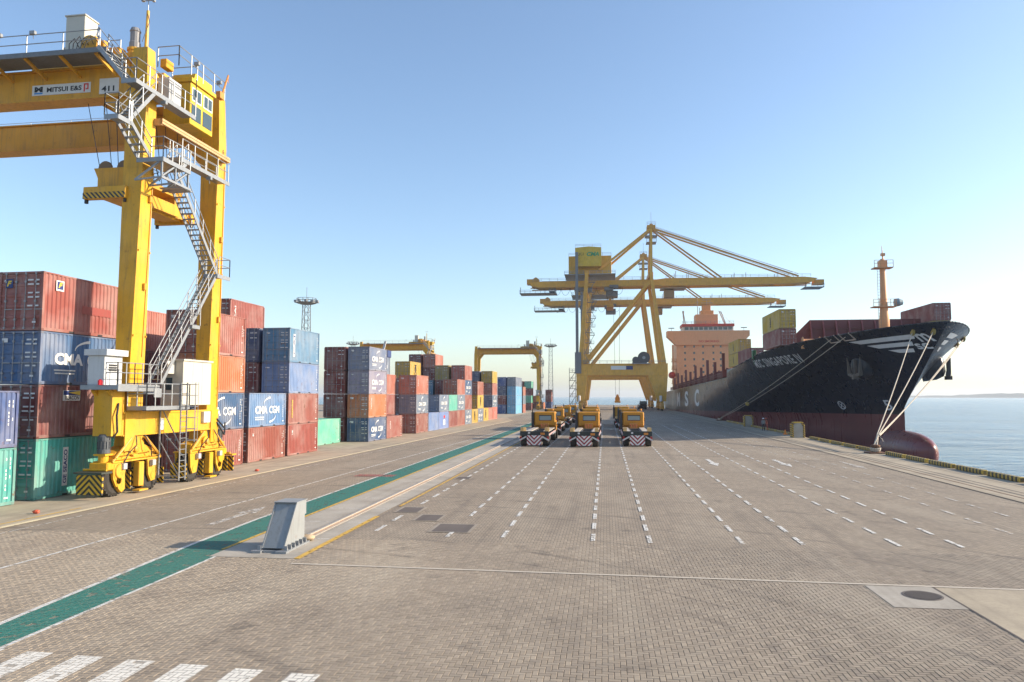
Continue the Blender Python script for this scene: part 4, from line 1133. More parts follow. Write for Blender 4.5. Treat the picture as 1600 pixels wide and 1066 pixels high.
    # smaller fittings: floodlights, hoses, boxes, cylinders
    for n, s, z in ((-4.6, 0.72, 23.9), (-2.6, 0.72, 23.9), (3.3, 6.2, 24.3), (3.3, 8.6, 24.2), (3.75, 2.6, 20.5), (3.8, 7.0, 17.7)):
        mb = MB(); mb.bbox(n-0.16, n+0.16, s-0.1, s+0.08, z-0.1, z+0.1, 0.02); mb.tube((n, s, z-0.1), (n, s+0.05, z-0.3), 0.02, 5); mb.build('floodlight', m_galv, e)
    for n, s, w, d, h, col in ((-0.55, 2.6, 0.5, 0.4, 0.9, YEL), (0.1, 2.5, 0.35, 0.35, 0.6, YEL2), (-2.6, 3.2, 0.4, 0.5, 0.7, (0.4, 0.41, 0.42)), (0.0, 5.2, 0.7, 0.5, 0.9, YEL), (2.2, 5.0, 0.4, 0.7, 0.5, YEL2), (1.0, 8.6, 0.8, 0.5, 0.8, YEL)):
        mb = MB(); mb.bbox(n-w/2, n+w/2, s-d/2, s+d/2, 23.5, 23.5+h, 0.03); mb.build('machine_box', m_paint, e, col)
    mb = MB(); mb.lathe([(0.2, -0.16), (0.48, -0.14), (0.48, 0.14), (0.2, 0.16)], 18, 'y', (-0.35, 2.1, 23.75)); mb.build('cable_reel', m_crane, e, YEL2)
    mb = MB()
    for k in range(5): mb.path([(-1.0+0.3*k, 2.2, 23.5), (-0.9+0.3*k, 1.6, 23.9+0.1*(k % 2)), (-0.7+0.25*k, 1.0, 23.3), (-0.6+0.2*k, 0.9, 22.8)], 0.022, 5)
    mb.path([(1.9, 3.2, 24.3), (2.0, 3.6, 25.6), (1.75, 3.8, 26.2)], 0.02, 5); mb.build('cable', m_dark, e)
    for sx_, gs in ((2.95, 2.6), (2.95, 9.15)):
        for k in (-1, 1):
            mb = MB(); mb.tube((sx_+0.02, gs+k*1.7, 1.9), (sx_+0.02, gs+k*0.55, 2.85), 0.075, 8); mb.tube((sx_+0.02, gs+k*1.9, 1.72), (sx_+0.02, gs+k*1.7, 1.9), 0.045, 8); mb.build('steering_cylinder', m_crane, e, YEL2)
            mb = MB(); mb.bbox(sx_-0.02, sx_+0.2, gs+k*1.15-0.14, gs+k*1.15+0.14, 1.32, 1.62, 0.02); mb.build('junction_box', m_paint, e, (0.42, 0.43, 0.43))
        mb = MB(); mb.tube((sx_, gs-1.9, 1.83), (sx_, gs+1.9, 1.83), 0.035, 6); mb.tube((sx_+0.06, gs-1.6, 2.02), (sx_+0.06, gs+1.2, 2.1), 0.025, 6); mb.build('hydraulic_pipe', m_crane, e, YEL)
        mb = MB(); mb.path([(sx_+0.1, gs-0.3, 2.95), (sx_+0.3, gs-0.5, 2.5), (sx_+0.15, gs-0.9, 2.1), (sx_+0.1, gs-1.2, 1.6)], 0.03, 5); mb.path([(sx_+0.1, gs+0.4, 2.95), (sx_+0.32, gs+0.6, 2.4), (sx_+0.12, gs+1.0, 1.8)], 0.03, 5); mb.build('hydraulic_hose', m_dark, e)
        mb = MB(); mb.lathe([(0.16, sx_-0.05), (0.16, sx_+0.12), (0.1, sx_+0.15)], 12, 'x', (0, gs-0.2, 2.25)); mb.build('pivot_cap', m_crane, e, YEL2)
        mb = MB(); mb.bbox(sx_-0.25, sx_+0.1, gs+0.05, gs+0.45, 0.35, 1.6, 0.03); mb.box(sx_-0.15, sx_+0.25, gs-0.1, gs+0.6, 0.12, 0.2); mb.build('storm_anchor', m_crane, e, YEL)
    for z, s in ((9.5, 10.0), (14.5, 10.05), (10.5, 2.8), (15.2, 3.0)):
        mb = MB(); mb.bbox(2.9, 3.05, s-0.25, s-0.05, z, z+0.35, 0.02); mb.build('junction_box', m_crane, e, YEL2)
    mb = MB(); mb.tube((2.93, 10.05, 4.3), (2.93, 10.15, 19.4), 0.03, 5); mb.tube((2.93, 2.7, 7.0), (2.93, 3.05, 16.0), 0.025, 5); mb.build('conduit', m_crane, e, YEL2)
    # signs on the girder
    mb = MB(); mb.box(-3.95, -0.42, 2.325, 2.345, 21.25, 21.82); sg = mb.build('maker_sign', m_white, e)
    lettering('MITSUI E&S', m_blackl, e, (-2.0, 2.32, 21.53), 2.1, 0.27, '-y', bold=0.03)
    lettering('M', m_blackl, e, (-3.55, 2.32, 21.58), 0.5, 0.3, '-y', bold=0.06)
    mb = MB(); mb.box(-3.8, -3.3, 2.31, 2.322, 21.32, 21.40); mb.build('sign_bar', m_bluel, sg)
    mb = MB()
    for a, b, c, d in ((-0.82, -0.54, 21.68, 21.75), (-0.82, -0.75, 21.3, 21.68), (-0.61, -0.54, 21.42, 21.68), (-0.7, -0.61, 21.42, 21.48)): mb.box(a, b, 2.31, 2.322, c, d)
    mb.build('sign_mark', m_redl, sg)
    mb = MB(); mb.box(0.1, 1.25, 2.325, 2.345, 21.1, 21.95); mb.build('number_sign', m_white, e)
    lettering('411', m_blackl, e, (0.62, 2.32, 21.38), 0.75, 0.3, '-y', bold=0.03)
    lettering('6', m_blackl, e, (2.905, 9.95, 20.3), 0.2, 0.34, '+x', bold=0.02)
    return e
g0 = yw(0, 0)
main = gantry(g0, -PHI, 'large yellow yard gantry crane with grey stairs, cab and legs at left')
# two far gantries share the design; the signs stay with the near one
for loc, lab in (((-27.0, 272.0, 0), 'distant yellow gantry crane standing whole over the far blue stack'), ((-62.0, 244.0, 0), 'distant yellow gantry crane half hidden behind the long container row')):
    c = copy_tree(main)
    c.location = loc; c.rotation_euler = (0, 0, 0); c['label'] = lab
    for ch in list(c.children):
        if ch.name.split('.')[0] in ('lettering', 'maker_sign', 'number_sign'):
            for g in list(ch.children): bpy.data.objects.remove(g)
            bpy.data.objects.remove(ch)

# ================================================================ QUAY CRANES
SY = (0.68, 0.36, 0.045)
SY2 = (0.60, 0.30, 0.04)
def quay_crane(y0, label, spread_x=5.0, spread_z=1.5):
    e = empty('quay_crane', (0, y0, 0)); tag(e, label, 'crane', 'ship to shore cranes on the quay')
    F = (-9.0, 9.0)
    for y in F:
        # portal: lower legs, beam
        for xa, xb, ta, tb in ((-10.1, -7.4, -10.1, -6.2), (18.0, 20.9, 14.9, 21.6)):
            mb = MB(); vs = []
            for (a, b, z) in ((xa, xb, 3.2), (ta, tb, 12.3)):
                vs += [(a, y-0.9, z), (b, y-0.9, z), (b, y+0.9, z), (a, y+0.9, z)]
            mb.add(vs, [(0,3,2,1), (4,5,6,7), (0,1,5,4), (1,2,6,5), (2,3,7,6), (3,0,4,7)])
            mb.build('lower_leg', m_crane, e, SY)
            # bogies under each corner
            xc = (xa+xb)/2
            mb = MB(); mb.prism([(y-3.6, 1.7), (y-3.2, 2.3), (y-0.8, 3.2), (y+0.8, 3.2), (y+3.2, 2.3), (y+3.6, 1.7), (y+2.0, 1.5), (y-2.0, 1.5)], xc-0.55, xc+0.55, 'x')
            for q in (-2.6, 2.6): mb.bbox(xc-0.6, xc+0.6, y+q-1.5, y+q+1.5, 0.55, 1.55, 0.05)
            bg = mb.build('bogie', m_crane, e, SY2)
            for q in (-3.5, -1.8, 1.8, 3.5):
                mb = MB(); mb.lathe([(0.4, -0.2), (0.4, 0.2)], 14, 'x', (xc, y+q, 0.45)); mb.build('rail_wheel', m_dark, bg)
            mb = MB(); mb.lathe([(0.45, 0), (0.5, 0.1), (0.5, 1.8), (0.4, 2.0)], 12, 'z', (xc-0.4, y-1.3, 3.2)); mb.build('drive_cover', m_paint, bg, (0.7, 0.68, 0.66))
        mb = MB(); mb.bbox(-10.15, 21.65, y-0.95, y+0.95, 12.3, 16.3, 0.06); mb.box(-10.2, 21.7, y-1.1, y+1.1, 16.3, 16.42); mb.build('portal_beam', m_crane, e, SY)
        # upper legs
        for (x0, w0, x1, w1, z1) in ((-8.6, 1.7, -6.2, 1.2, 49.0), (20.4, 1.5, 16.4, 1.1, 48.0)):
            mb = MB(); mb.beam((x0, y, 16.4), (x1, y*0.9, z1), w0, 1.7, up=(0, 1, 0), w2=w1, h2=1.3); mb.build('upper_leg', m_crane, e, SY)
        mb = MB(); mb.beam((-7.2, y, 17.0), (15.9, y*0.9, 45.6), 0.95, 1.0, up=(0, 1, 0)); mb.build('diagonal_brace', m_crane, e, SY)
        mb = MB(); mb.beam((16.5, y*0.9, 47.5), (17.1, y*0.18, 66.2), 0.9, 0.9, up=(0, 1, 0), w2=0.8, h2=0.8); mb.build('apex_leg', m_crane, e, SY)
        mb = MB(); mb.beam((17.0, y*0.2, 66.0), (-2.0, y*0.55, 50.5), 0.75, 0.75, up=(0, 1, 0)); mb.build('back_stay', m_crane, e, SY)
        for xe in (41.5, 68.0):
            mb = MB(); mb.beam((17.2, y*0.2, 66.2), (xe, y*0.32, 47.3), 0.5, 0.55, up=(0, 1, 0)); mb.build('forestay', m_crane, e, SY2)
        mb = MB(); mb.tube((17.2, y*0.2+0.3, 66.8), (68.0, y*0.32+0.3, 48.2), 0.08, 5); mb.tube((17.2, y*0.2-0.3, 67.0), (66.0, y*0.32-0.3, 48.6), 0.06, 5); mb.build('stay_rope', m_galv, e)
    for x in (-8.0, 20.3):     # sill and cross beams along the quay
        mb = MB(); mb.box(x-0.6, x+0.6, -8.05, 8.05, 13.2, 15.6); mb.build('cross_beam', m_crane, e, SY2)
    for x, z in ((-6.2, 48.3), (16.4, 47.2)):
        mb = MB(); mb.box(x-0.8, x+0.8, -7.6, 7.6, z, z+1.8); mb.build('cross_beam', m_crane, e, SY2)
    # portal walkway rail
    mb = MB(); mb.rail([(-9.5, -10.0, 16.42), (21, -10.0, 16.42)], 1.1, 0.05, 2.5); mb.build('railing', m_galv, e)
    # boom and trolley girder
    for y in (-2.7, 2.7):
        mb = MB()
        mb.prism([(-27, 45.5), (-24, 44.8), (19.0, 44.8), (22, 44.6), (64, 44.7), (72, 45.0), (74.5, 46.4), (71, 46.9), (60, 47.2), (22, 47.4), (19, 47.0), (-22, 47.0), (-27, 46.7)], y-0.55, y+0.55, 'y')
        mb.box(-27, 72, y-0.75, y+0.75, 44.55, 44.65)
        mb.build('boom_girder', m_crane, e, SY)
        mb = MB(); mb.rail([(22, y*1.28, 47.2), (72, y*1.28, 46.9)], 1.1, 0.05, 3.0); mb.rail([(-26, y*1.28, 47.0), (16, y*1.28, 47.0)], 1.1, 0.05, 3.0); mb.build('railing', m_galv, e)
        for x in (25.5, 30, 46.0, 50.0, 61):
            mb = MB(); mb.tube((x, y, 47.2), (x, y, 50.0 if x < 40 else 49.0), 0.12, 5); mb.build('lamp_post', m_galv, e)
    for x in (-26, -14, 6, 30, 45, 60, 71.5):
        mb = MB(); mb.box(x-0.4, x+0.4, -2.1, 2.1, 45.0, 46.8); mb.build('cross_tie', m_crane, e, SY2)
    for xa, xb, z in ((-31, -17.5, 42.6), (-20.2, -18.0, 43.2), (70.0, 76.5, 43.2)):
        mb = MB(); mb.box(xa, xb, -3.2, 3.2, z, z+0.25); mb.rail([(xa, -3.2, z+0.25), (xb, -3.2, z+0.25)], 1.1, 0.05, 2.0)
        for x in (xa+0.3, xb-0.3): mb.beam((x, -3.0, z+0.2), (x, -2.8, 45.0), 0.2, 0.2)
        mb.build('maintenance_platform', m_grate, e)
    mb = MB(); mb.box(-28.5, -24.0, -1.6, 1.6, 46.3, 48.2); mb.lathe([(0.9, -1.4), (0.9, 1.4)], 14, 'y', (-25.2, 0, 48.0)); mb.box(73.5, 77.0, -1.4, 1.4, 44.4, 46.2); mb.build('rope_sheave_frame', m_crane, e, SY2)
    # festoon loops under the girder
    mb = MB()
    for k in range(9):
        xa = -22+k*3.2; r = 1.5; pts = [(xa+r-r*math.cos(math.pi*i/8), -3.6, 44.3-2.6*math.sin(math.pi*i/8)) for i in range(9)]
        mb.path(pts, 0.05, 4)
    mb.build('festoon_cable', m_dark, e)
    # machinery house
    mb = MB(); mb.bbox(-12.9, 2.6, -4.5, 6.0, 48.9, 55.9, 0.1); mh = mb.build('machinery_house', m_crane, e, (0.66, 0.36, 0.03))
    mb = MB(); mb.prism([(-10.4, 51.6), (-1.0, 51.6), (-1.0, 58.4), (-5.5, 58.8), (-10.4, 58.4)], -7.5, -4.45, 'y'); mb.build('gable', m_crane, mh, (0.62, 0.42, 0.03))
    lettering('CMA', m_greenl, mh, (-4.0, -7.54, 56.0), 4.4, 1.5, '-y', bold=0.04, shear=0.25); lettering('QC2', m_blackl, mh, (-8.4, -7.54, 56.0), 2.4, 1.1, '-y', bold=0.0)
    mb = MB(); mb.box(-14.3, 4.0, -7.6, 7.0, 48.6, 48.85); mb.rail([(-14.2, -7.5, 48.85), (3.9, -7.5, 48.85)], 1.1, 0.06, 2.2); mb.rail([(-12.8, -4.4, 55.9), (2.5, -4.4, 55.9)], 1.1, 0.05, 3); mb.rail([(-10.3, -7.4, 58.6), (-1.1, -7.4, 58.6)], 1.0, 0.05, 3); mb.build('house_walkway', m_galv, mh)
    mb = MB()
    for x, z in ((-9.3, 43.2), (-6.0, 43.0), (1.5, 43.2), (3.4, 44.0)): mb.box(x-1.6, x+1.6, -4.2, -1.2, z, z+1.2)
    mb.box(0.5, 4.8, -3.0, 3.0, 41.2, 43.2); mb.build('trolley', m_paint, e, (0.16, 0.15, 0.14))
    mb = MB(); mb.bbox(21.5, 25.0, -2.0, 2.0, 40.6, 43.4, 0.1); mb.box(20.2, 29, -3.3, 3.3, 43.6, 44.1); mb.build('operator_cab', m_paint, e, (0.3, 0.2, 0.1))
    # apex head and platforms
    mb = MB(); mb.box(15.6, 18.6, -2.3, 2.3, 66.0, 67.2); mb.lathe([(0.8, -1.8), (0.8, 1.8)], 14, 'y', (17.1, 0, 67.0)); mb.build('apex_head', m_crane, e, SY2)
    mb = MB()
    for z, w in ((63.2, 2.2), (60.8, 1.8)): mb = MB(); mb.box(17.1-w, 17.1+w, -2.4, 2.4, z, z+0.2); mb.rail([(17.1-w, -2.4, z+0.2), (17.1+w, -2.4, z+0.2)], 1.1, 0.06, 1.5); mb.build('apex_platform', m_galv, e)
    mb = MB(); mb.rail([(15.6, -2.3, 67.2), (18.6, -2.3, 67.2)], 1.1, 0.06, 1.5); mb.tube((17.2, 0, 67.2), (17.2, 0, 72.5), 0.06, 5); mb.build('apex_railing', m_galv, e)
    # stair tower on the landside leg
    mb = MB()
    for k in range(9):
        z = 16.5+k*3.6; xa = -8.6+2.4*(z-16.4)/32.6
        mb.box(xa+1.0, xa+3.2, -10.8, -9.4, z, z+0.15); mb.rail([(xa+1.0, -10.8, z+0.15), (xa+3.2, -10.8, z+0.15)], 1.1, 0.045, 1.2)
        if k < 8:
            a, b = ((xa+3.2), (xa+1.2)) if k % 2 == 0 else ((xa+1.2), (xa+3.2)); mb.beam((a, -10.6, z), (b, -10.6, z+3.6), 0.3, 0.16)
    mb.build('stair_tower', m_grate, e)
    mb = MB()
    for k in range(5):
        z = 1.8+k*2.9; mb.box(-12.6, -10.4, -9.8, -8.4, z, z+0.14); mb.rail([(-12.6, -9.8, z+0.1), (-10.4, -9.8, z+0.1)], 1.1, 0.05, 1.0)
        if k < 4: mb.beam((-12.5, -9.6, z), (-10.6, -9.6, z+2.9), 0.3, 0.16)
    for x in (-12.6, -10.4): mb.tube((x, -9.8, 0.2), (x, -9.8, 15), 0.09, 5)
    mb.build('access_stair', m_dark, e)
    mb = MB(); mb.box(-10.6, -8.4, -10.2, -9.0, 13.0, 20.5); mb.box(-10.3, -9.3, -9.2, -8.2, 16, 56.5); mb.build('lift_shaft', m_grate, e)
    # cable reel
    mb = MB()
    for r0, w in ((2.1, 0.5),): mb.lathe([(0.9, -w), (2.1, -w-0.05), (2.1, -w+0.1), (1.2, -w+0.12), (1.2, w-0.12), (2.1, w-0.1), (2.1, w+0.05), (0.9, w)], 28, 'y', (13.4, -10.4, 18.4))
    mb.lathe([(0.6, -0.5), (1.2, -0.55), (1.2, 0.55), (0.6, 0.5)], 20, 'y', (10.6, -10.4, 17.6)); mb.build('cable_reel', m_paint, e, (0.07, 0.07, 0.08))
    mb = MB(); mb.lathe([(0.55, -0.62), (0.55, 0.62)], 16, 'y', (13.4, -10.4, 18.4)); mb.box(9.3, 15.6, -11.2, -9.8, 16.3, 16.5); mb.build('reel_hub', m_galv, e)
    mb = MB(); mb.box(2.0, 7.2, -9.99, -9.96, 14.3, 15.6); sg = mb.build('maker_sign', m_white, e)
    mb = MB(); mb.box(7.3, 9.6, -9.99, -9.96, 14.3, 15.6); mb.build('maker_panel', m_navyl, sg)
    # ropes and hanging spreader
    mb = MB()
    for dx in (-1.3, 1.3):
        for dy in (-1.2, 1.2): mb.tube((spread_x+dx*0.6, dy, spread_z+3.0), (spread_x+dx, dy, 43.0), 0.045, 4)
    mb.build('hoist_rope', m_dark, e)
    mb = MB(); mb.bbox(spread_x-1.2, spread_x+1.2, -6.1, 6.1, spread_z, spread_z+0.8, 0.05); mb.box(spread_x-1.0, spread_x+1.0, -2.0, 2.0, spread_z+0.8, spread_z+2.2); mb.prism([(spread_x-0.9, spread_z+2.2), (spread_x+0.9, spread_z+2.2), (spread_x+0.3, spread_z+3.6), (spread_x-0.3, spread_z+3.6)], -1.0, 1.0, 'y'); mb.build('spreader', m_crane, e, SY2)
    return e
quay_crane(274.0, 'nearer tall yellow quay crane with long boom over the ship', 2.0, 37.0)
quay_crane(330.0, 'farther yellow quay crane with lower boom behind the nearer one', 5.2, 2.2)

# ================================================================ SHIP
TRIM = 0.0135
def shx(Y): return 39.2-0.003*(Y-105)
def shz(Y): return 2.55-TRIM*(Y-105)      # top of the red boot band in the world
ship = empty('container_ship', (39.2, 105, SEA_Z))
tag(ship, 'large black and red container ship moored along the quay', 'ship')
def S(x, Y, z):
    """ship frame: x to starboard from the centreline, world Y, z above the boot line -> local to the ship empty"""
    return (shx(Y)+x-39.2, Y-105, shz(Y)+z-SEA_Z)
B = 14.2
def deck_z(Y):        # height of the hull edge above the boot line
    if Y < 128: return 9.9+0.9*min(1.0, max(0.0, (128-Y)/34.0))**0.8
    if Y < 146: return 9.9-(Y-128)/18.0*1.3
    if Y < 158: return 8.6
    return 7.0
def stem_y(z):        # stem profile, z above the boot line
    return 104.6-1.38*max(0.0, z-1.0)**1.0 if z > 1.0 else 104.6
def half(Y, z):
    ys = stem_y(z); zz = min(1.0, max(0.0, (z+1.0)/11.4))
    L = 95-51*zz**0.9
    t_ = min(1.0, max(0.0, (Y-ys)/L))
    e_ = 1.0-0.29*zz**1.5
    b = B*max(0.0, 1-(1-t_)**1.75)**e_
    if Y > 300:      # stern run
        f = min(1, (Y-300)/55.0); b *= 1-0.25*f*f*(1.2-zz)
    return b
ZL = [-7, -5.5, -4, -2.5, -1.2, 0.0, 0.9, 1.8, 2.8, 3.8, 4.8, 5.8, 6.8, 7.8, 8.8, 9.4, 10.2, 11.5]
TS = [0, .004, .012, .025, .045, .07, .10, .135, .175, .22, .27, .33, .39, .46, .54, .62, .7, .78, .86, .93, 1.0]
def hull_grid():
    vs = []; idx = {}
    rows = []
    for iz in range(len(ZL)):
        row = []
        for it, tt in enumerate(TS):
            row.append((iz, it))
        rows.append(row)
    fs, ms = [], []
    NZ = len(ZL)
    # stations: bow region follows the stem, aft region constant Y
    aft = [150, 157.9, 158.1, 180, 200, 225, 255, 300, 320, 340, 352]
    for side in (-1, 1):
        for iz, z in enumerate(ZL):
            for k in range(len(TS)+len(aft)):
                if k < len(TS):
                    Y0 = None
                    zz = z
                    Yv = stem_y(zz)+(140-stem_y(zz))*TS[k]
                    for _ in range(3):          # clip height to the sheer line at this station
                        zz = z if iz < NZ-1 else deck_z(Yv)
                        zz = min(zz, deck_z(Yv)); Yv = stem_y(zz)+(140-stem_y(zz))*TS[k]
                else:
                    Yv = aft[k-len(TS)]; zz = z if iz < NZ-1 else deck_z(Yv); zz = min(zz, deck_z(Yv))
                b = half(Yv, zz)
                idx[(side, iz, k)] = len(vs); vs.append(S(side*b, Yv, zz))
    K = len(TS)+len(aft)
    for side in (-1, 1):
        for iz in range(NZ-1):
            for k in range(K-1):
                q = [idx[(side, iz, k)], idx[(side, iz, k+1)], idx[(side, iz+1, k+1)], idx[(side, iz+1, k)]]
                fs.append(q if side == 1 else q[::-1]); ms.append(0 if ZL[iz] < -0.01 else 1)
    for iz in range(NZ-1):
        fs.append([idx[(-1, iz, K-1)], idx[(1, iz, K-1)], idx[(1, iz+1, K-1)], idx[(-1, iz+1, K-1)]]); ms.append(0 if ZL[iz] < -0.01 else 1)
    return vs, fs, ms, idx, K
vs, fs, ms, idx, K = hull_grid()
for mi, nm, col in ((1, 'hull', (0.008, 0.012, 0.024)), (0, 'boot_band', (0.16, 0.045, 0.048))):
    mb = MB(); used = {}
    for f, m_ in zip(fs, ms):
        if m_ != mi: continue
        q = []
        for i in f:
            if i not in used: used[i] = len(mb.v); mb.v.append(vs[i])
            q.append(used[i])
        mb.f.append(q); mb.m.append(0)
    ho = mb.build(nm, m_hull, ship, col, smooth=True)
# decks
mb = MB(); st = [93.5, 95.5, 99, 103, 108, 116, 124, 132, 146, 157.9]
pl = []
for Y in st: b = half(Y, deck_z(Y)-1.2); pl.append((b, Y, deck_z(Y)-1.3))
for a, b in zip(pl[:-1], pl[1:]): mb.quad(S(-a[0], a[1], a[2]), S(a[0], a[1], a[2]), S(b[0], b[1], b[2]), S(-b[0], b[1], b[2]))
mb.quad(S(-B, 157.9, 7.15), S(B, 157.9, 7.15), S(B*0.93, 352, 7.15), S(-B*0.93, 352, 7.15)); mb.quad(S(-B, 157.9, 7.15), S(B, 157.9, 7.15), S(B, 157.9, 8.7), S(-B, 157.9, 8.7))
mb.build('deck', m_paint, ship, (0.22, 0.07, 0.055))
# bulbous bow
mb = MB(); n = 20; prof = []
rings = 16
for k in range(rings+1):
    a = math.pi/2*k/rings; yy = 99.6+14.0*(1-math.cos(a)) if False else 96.7+11.8*(1-math.sin(a)); r = math.cos(a)
    prof.append((yy, max(0.001, (1-min(1, (108.6-yy)/11.95)**3.2)**0.45 if yy < 108.6 else 1)))
vs2 = []
for yy, r in prof:
    for i in range(n):
        t_ = 2*math.pi*i/n
        lift = 0.9*(1-r)
        vs2.append(S(2.2*r*math.sin(t_), yy, -5.15+3.1*r*math.cos(t_)+lift))
mb.add(vs2, [(k*n+i, k*n+(i+1) % n, (k+1)*n+(i+1) % n, (k+1)*n+i) for k in range(rings) for i in range(n)]+[tuple(range(rings*n, (rings+1)*n))])
mb.build('bulbous_bow', m_hull, ship, (0.19, 0.055, 0.055), smooth=True)
# bulwark lip along the sheer
for side in (-1, 1):
    mb = MB(); pts = [vs[idx[(side, len(ZL)-1, k)]] for k in range(len(TS)+1)]
    mb.path(pts, 0.09, 6); mb.build('bulwark_rail', m_hull, ship, (0.012, 0.016, 0.027), smooth=True)

def on_hull(Y, z, side=-1, off=0.03):
    """point on the shell, pushed a little outwards"""
    p = Vector(S(side*half(Y, z), Y, z)); d = 0.25
    a = Vector(S(side*half(Y+d, z), Y+d, z))-p; b = Vector(S(side*half(Y, z+d), Y, z+d))-p
    nrm = a.cross(b); nrm.normalize()
    if nrm.x*side < 0: nrm = -nrm
    return p+nrm*off
def hull_decal(name, me, fn, mat):
    """flat lettering wrapped on the shell; fn maps (u,v) in -0.5..0.5 to (Y, z)"""
    m2 = me.copy()
    for v in m2.vertices:
        v.co = fn(v.co.x, v.co.y)
    m2.materials.clear(); m2.materials.append(mat)
    return obj(name, m2, None, ship)
def hull_poly(name, pts, mat, sub=10, off=0.035, at=None):
    """quad strip between two polylines of (Y,z)"""
    top, bot = pts; mb = MB(); at = at or on_hull
    for k in range(sub+1):
        f = k/sub
        for L in (top, bot):
            seg = f*(len(L)-1); i = min(int(seg), len(L)-2); g = seg-i
            Y = L[i][0]+(L[i+1][0]-L[i][0])*g; z = L[i][1]+(L[i+1][1]-L[i][1])*g
            mb.v.append(tuple(at(Y, z, -1, off)))
    mb.f = [(2*k, 2*k+1, 2*k+3, 2*k+2) for k in range(sub)]; mb.m = [0]*sub
    return mb.build(name, mat, ship)
m_hwhite = plain('hull_white_paint', (0.62, 0.62, 0.62), 0.5, 0, 0.15, 2)
# ship's name on the bow shoulder
def nm(u, v): return on_hull(124.9-u*17.2, 8.42+v*1.3, -1, 0.16)
hull_decal('ship_name', text_mesh('MSC SINGAPORE IV', 0.02, 0, 1.15), nm, m_hwhite)
# company letters amidships
for ch, Yc in (('M', 258), ('S', 233.5), ('C', 208)):
    hull_decal('company_letter', text_mesh(ch, 0.03), lambda u, v, Yc=Yc: on_hull(Yc-u*9.5, 3.4+v*4.6, -1, 0.05), m_hwhite)

# winged emblem on the bow
for top, bot in (([(104.0, 9.62), (94.75, 9.78)], [(102.6, 9.2), (95.3, 9.25)]), ([(102.0, 8.95), (95.95, 8.98)], [(100.8, 8.5), (96.3, 8.5)]), ([(99.9, 8.2), (96.7, 8.2)], [(98.8, 7.8), (97.0, 7.75)])):
    hull_poly('emblem_stripe', (top, bot), m_hwhite, 8, 0.05)
for top, bot in (([(93.4, 9.8), (96.6, 9.7)], [(94.0, 9.25), (95.9, 9.25)]), ([(94.3, 9.0), (95.8, 9.0)], [(94.9, 8.5), (95.9, 8.5)]), ([(95.3, 8.25), (96.1, 8.2)], [(95.9, 7.8), (96.4, 7.75)])):
    hull_poly('emblem_stripe', (top, bot), m_hwhite, 6, 0.05, at=lambda Y, z, s_, o_: on_hull(Y, z, 1, o_))
hull_decal('emblem_letter', text_mesh('m', 0.02, 0.15), lambda u, v: on_hull(94.35-u*1.3, 9.35+v*0.95, -1, 0.1), m_hwhite)
hull_decal('emblem_letter', text_mesh('sc', 0.02, 0.15), lambda u, v: on_hull(95.45-u*1.5, 8.4+v*0.7, -1, 0.1), m_hwhite)
hull_decal('draught_mark', text_mesh('5', 0.01), lambda u, v: on_hull(107.4-u*1.3, 1.25+v*1.4, -1, 0.05), m_hwhite)
mb = MB()
for r0, r1 in ((0.62, 0.5),):
    n = 18; o_ = [on_hull(117.7+r0*1.3*math.cos(2*math.pi*i/n), 1.25+r0*math.sin(2*math.pi*i/n), -1, 0.05) for i in range(n)]; i_ = [on_hull(117.7+r1*1.3*math.cos(2*math.pi*i/n), 1.25+r1*math.sin(2*math.pi*i/n), -1, 0.05) for i in range(n)]
    mb.add(o_+i_, [(k, (k+1) % n, n+(k+1) % n, n+k) for k in range(n)])
for a in (45, 135):
    c_, s_ = math.cos(R(a)), math.sin(R(a)); q = [on_hull(117.7+0.7*c_*u-0.06*s_*v, 1.25+0.55*s_*u+0.06*c_*v, -1, 0.055) for u, v in ((-1, -1), (1, -1), (1, 1), (-1, 1))]; mb.add(q, [(0,1,2,3)])
mb.build('thruster_mark', m_hwhite, ship)
# anchors with their bolsters
for side, Yc, zc in ((-1, 106.4, 6.6), (1, 105.6, 6.4)):
    p = on_hull(Yc, zc, side, 0.0); out = Vector((side*0.86, -0.42, 0.1)).normalized()
    mb = MB(); n = 14; rings = [(1.55, -0.9), (1.5, 0.15), (1.2, 0.75), (0.7, 0.95)]; up = Vector((0, 0, 1)); rt = out.cross(up).normalized(); u2 = rt.cross(out)
    for r, d in rings:
        for i in range(n): a = 2*math.pi*i/n; mb.v.append(tuple(p+out*d*(1.5 if side > 0 else 1)+rt*(r*math.cos(a))+u2*(r*1.25*math.sin(a))))
    mb.f = [(k*n+i, k*n+(i+1) % n, (k+1)*n+(i+1) % n, (k+1)*n+i) for k in range(3) for i in range(n)]+[tuple(range(3*n, 4*n))]; mb.m = [0]*len(mb.f)
    mb.build('anchor_bolster', m_hull, ship, (0.02, 0.024, 0.035), smooth=True)
    q = p+out*(1.15 if side < 0 else 1.8)
    mb = MB(); mb.beam(q+Vector((0, 0, 0.7)), q+Vector((0, 0, -1.7)), 0.3, 0.35)
    for sg in (-1, 1):
        mb.beam(q+Vector((0, 0, -1.6)), q+rt*sg*0.95+Vector((0, 0, -1.3)), 0.5, 0.45); mb.beam(q+rt*sg*0.95+Vector((0, 0, -1.45)), q+rt*sg*1.15+out*0.25+Vector((0, 0, 0.9)), 0.5, 0.3, w2=0.1, h2=0.1)
    mb.cbox(q+Vector((0, 0, -1.75)), (0.7, 0.7, 0.5))
    mb.build('anchor', m_paint, ship, (0.085, 0.07, 0.06) if side < 0 else (0.03, 0.03, 0.035))
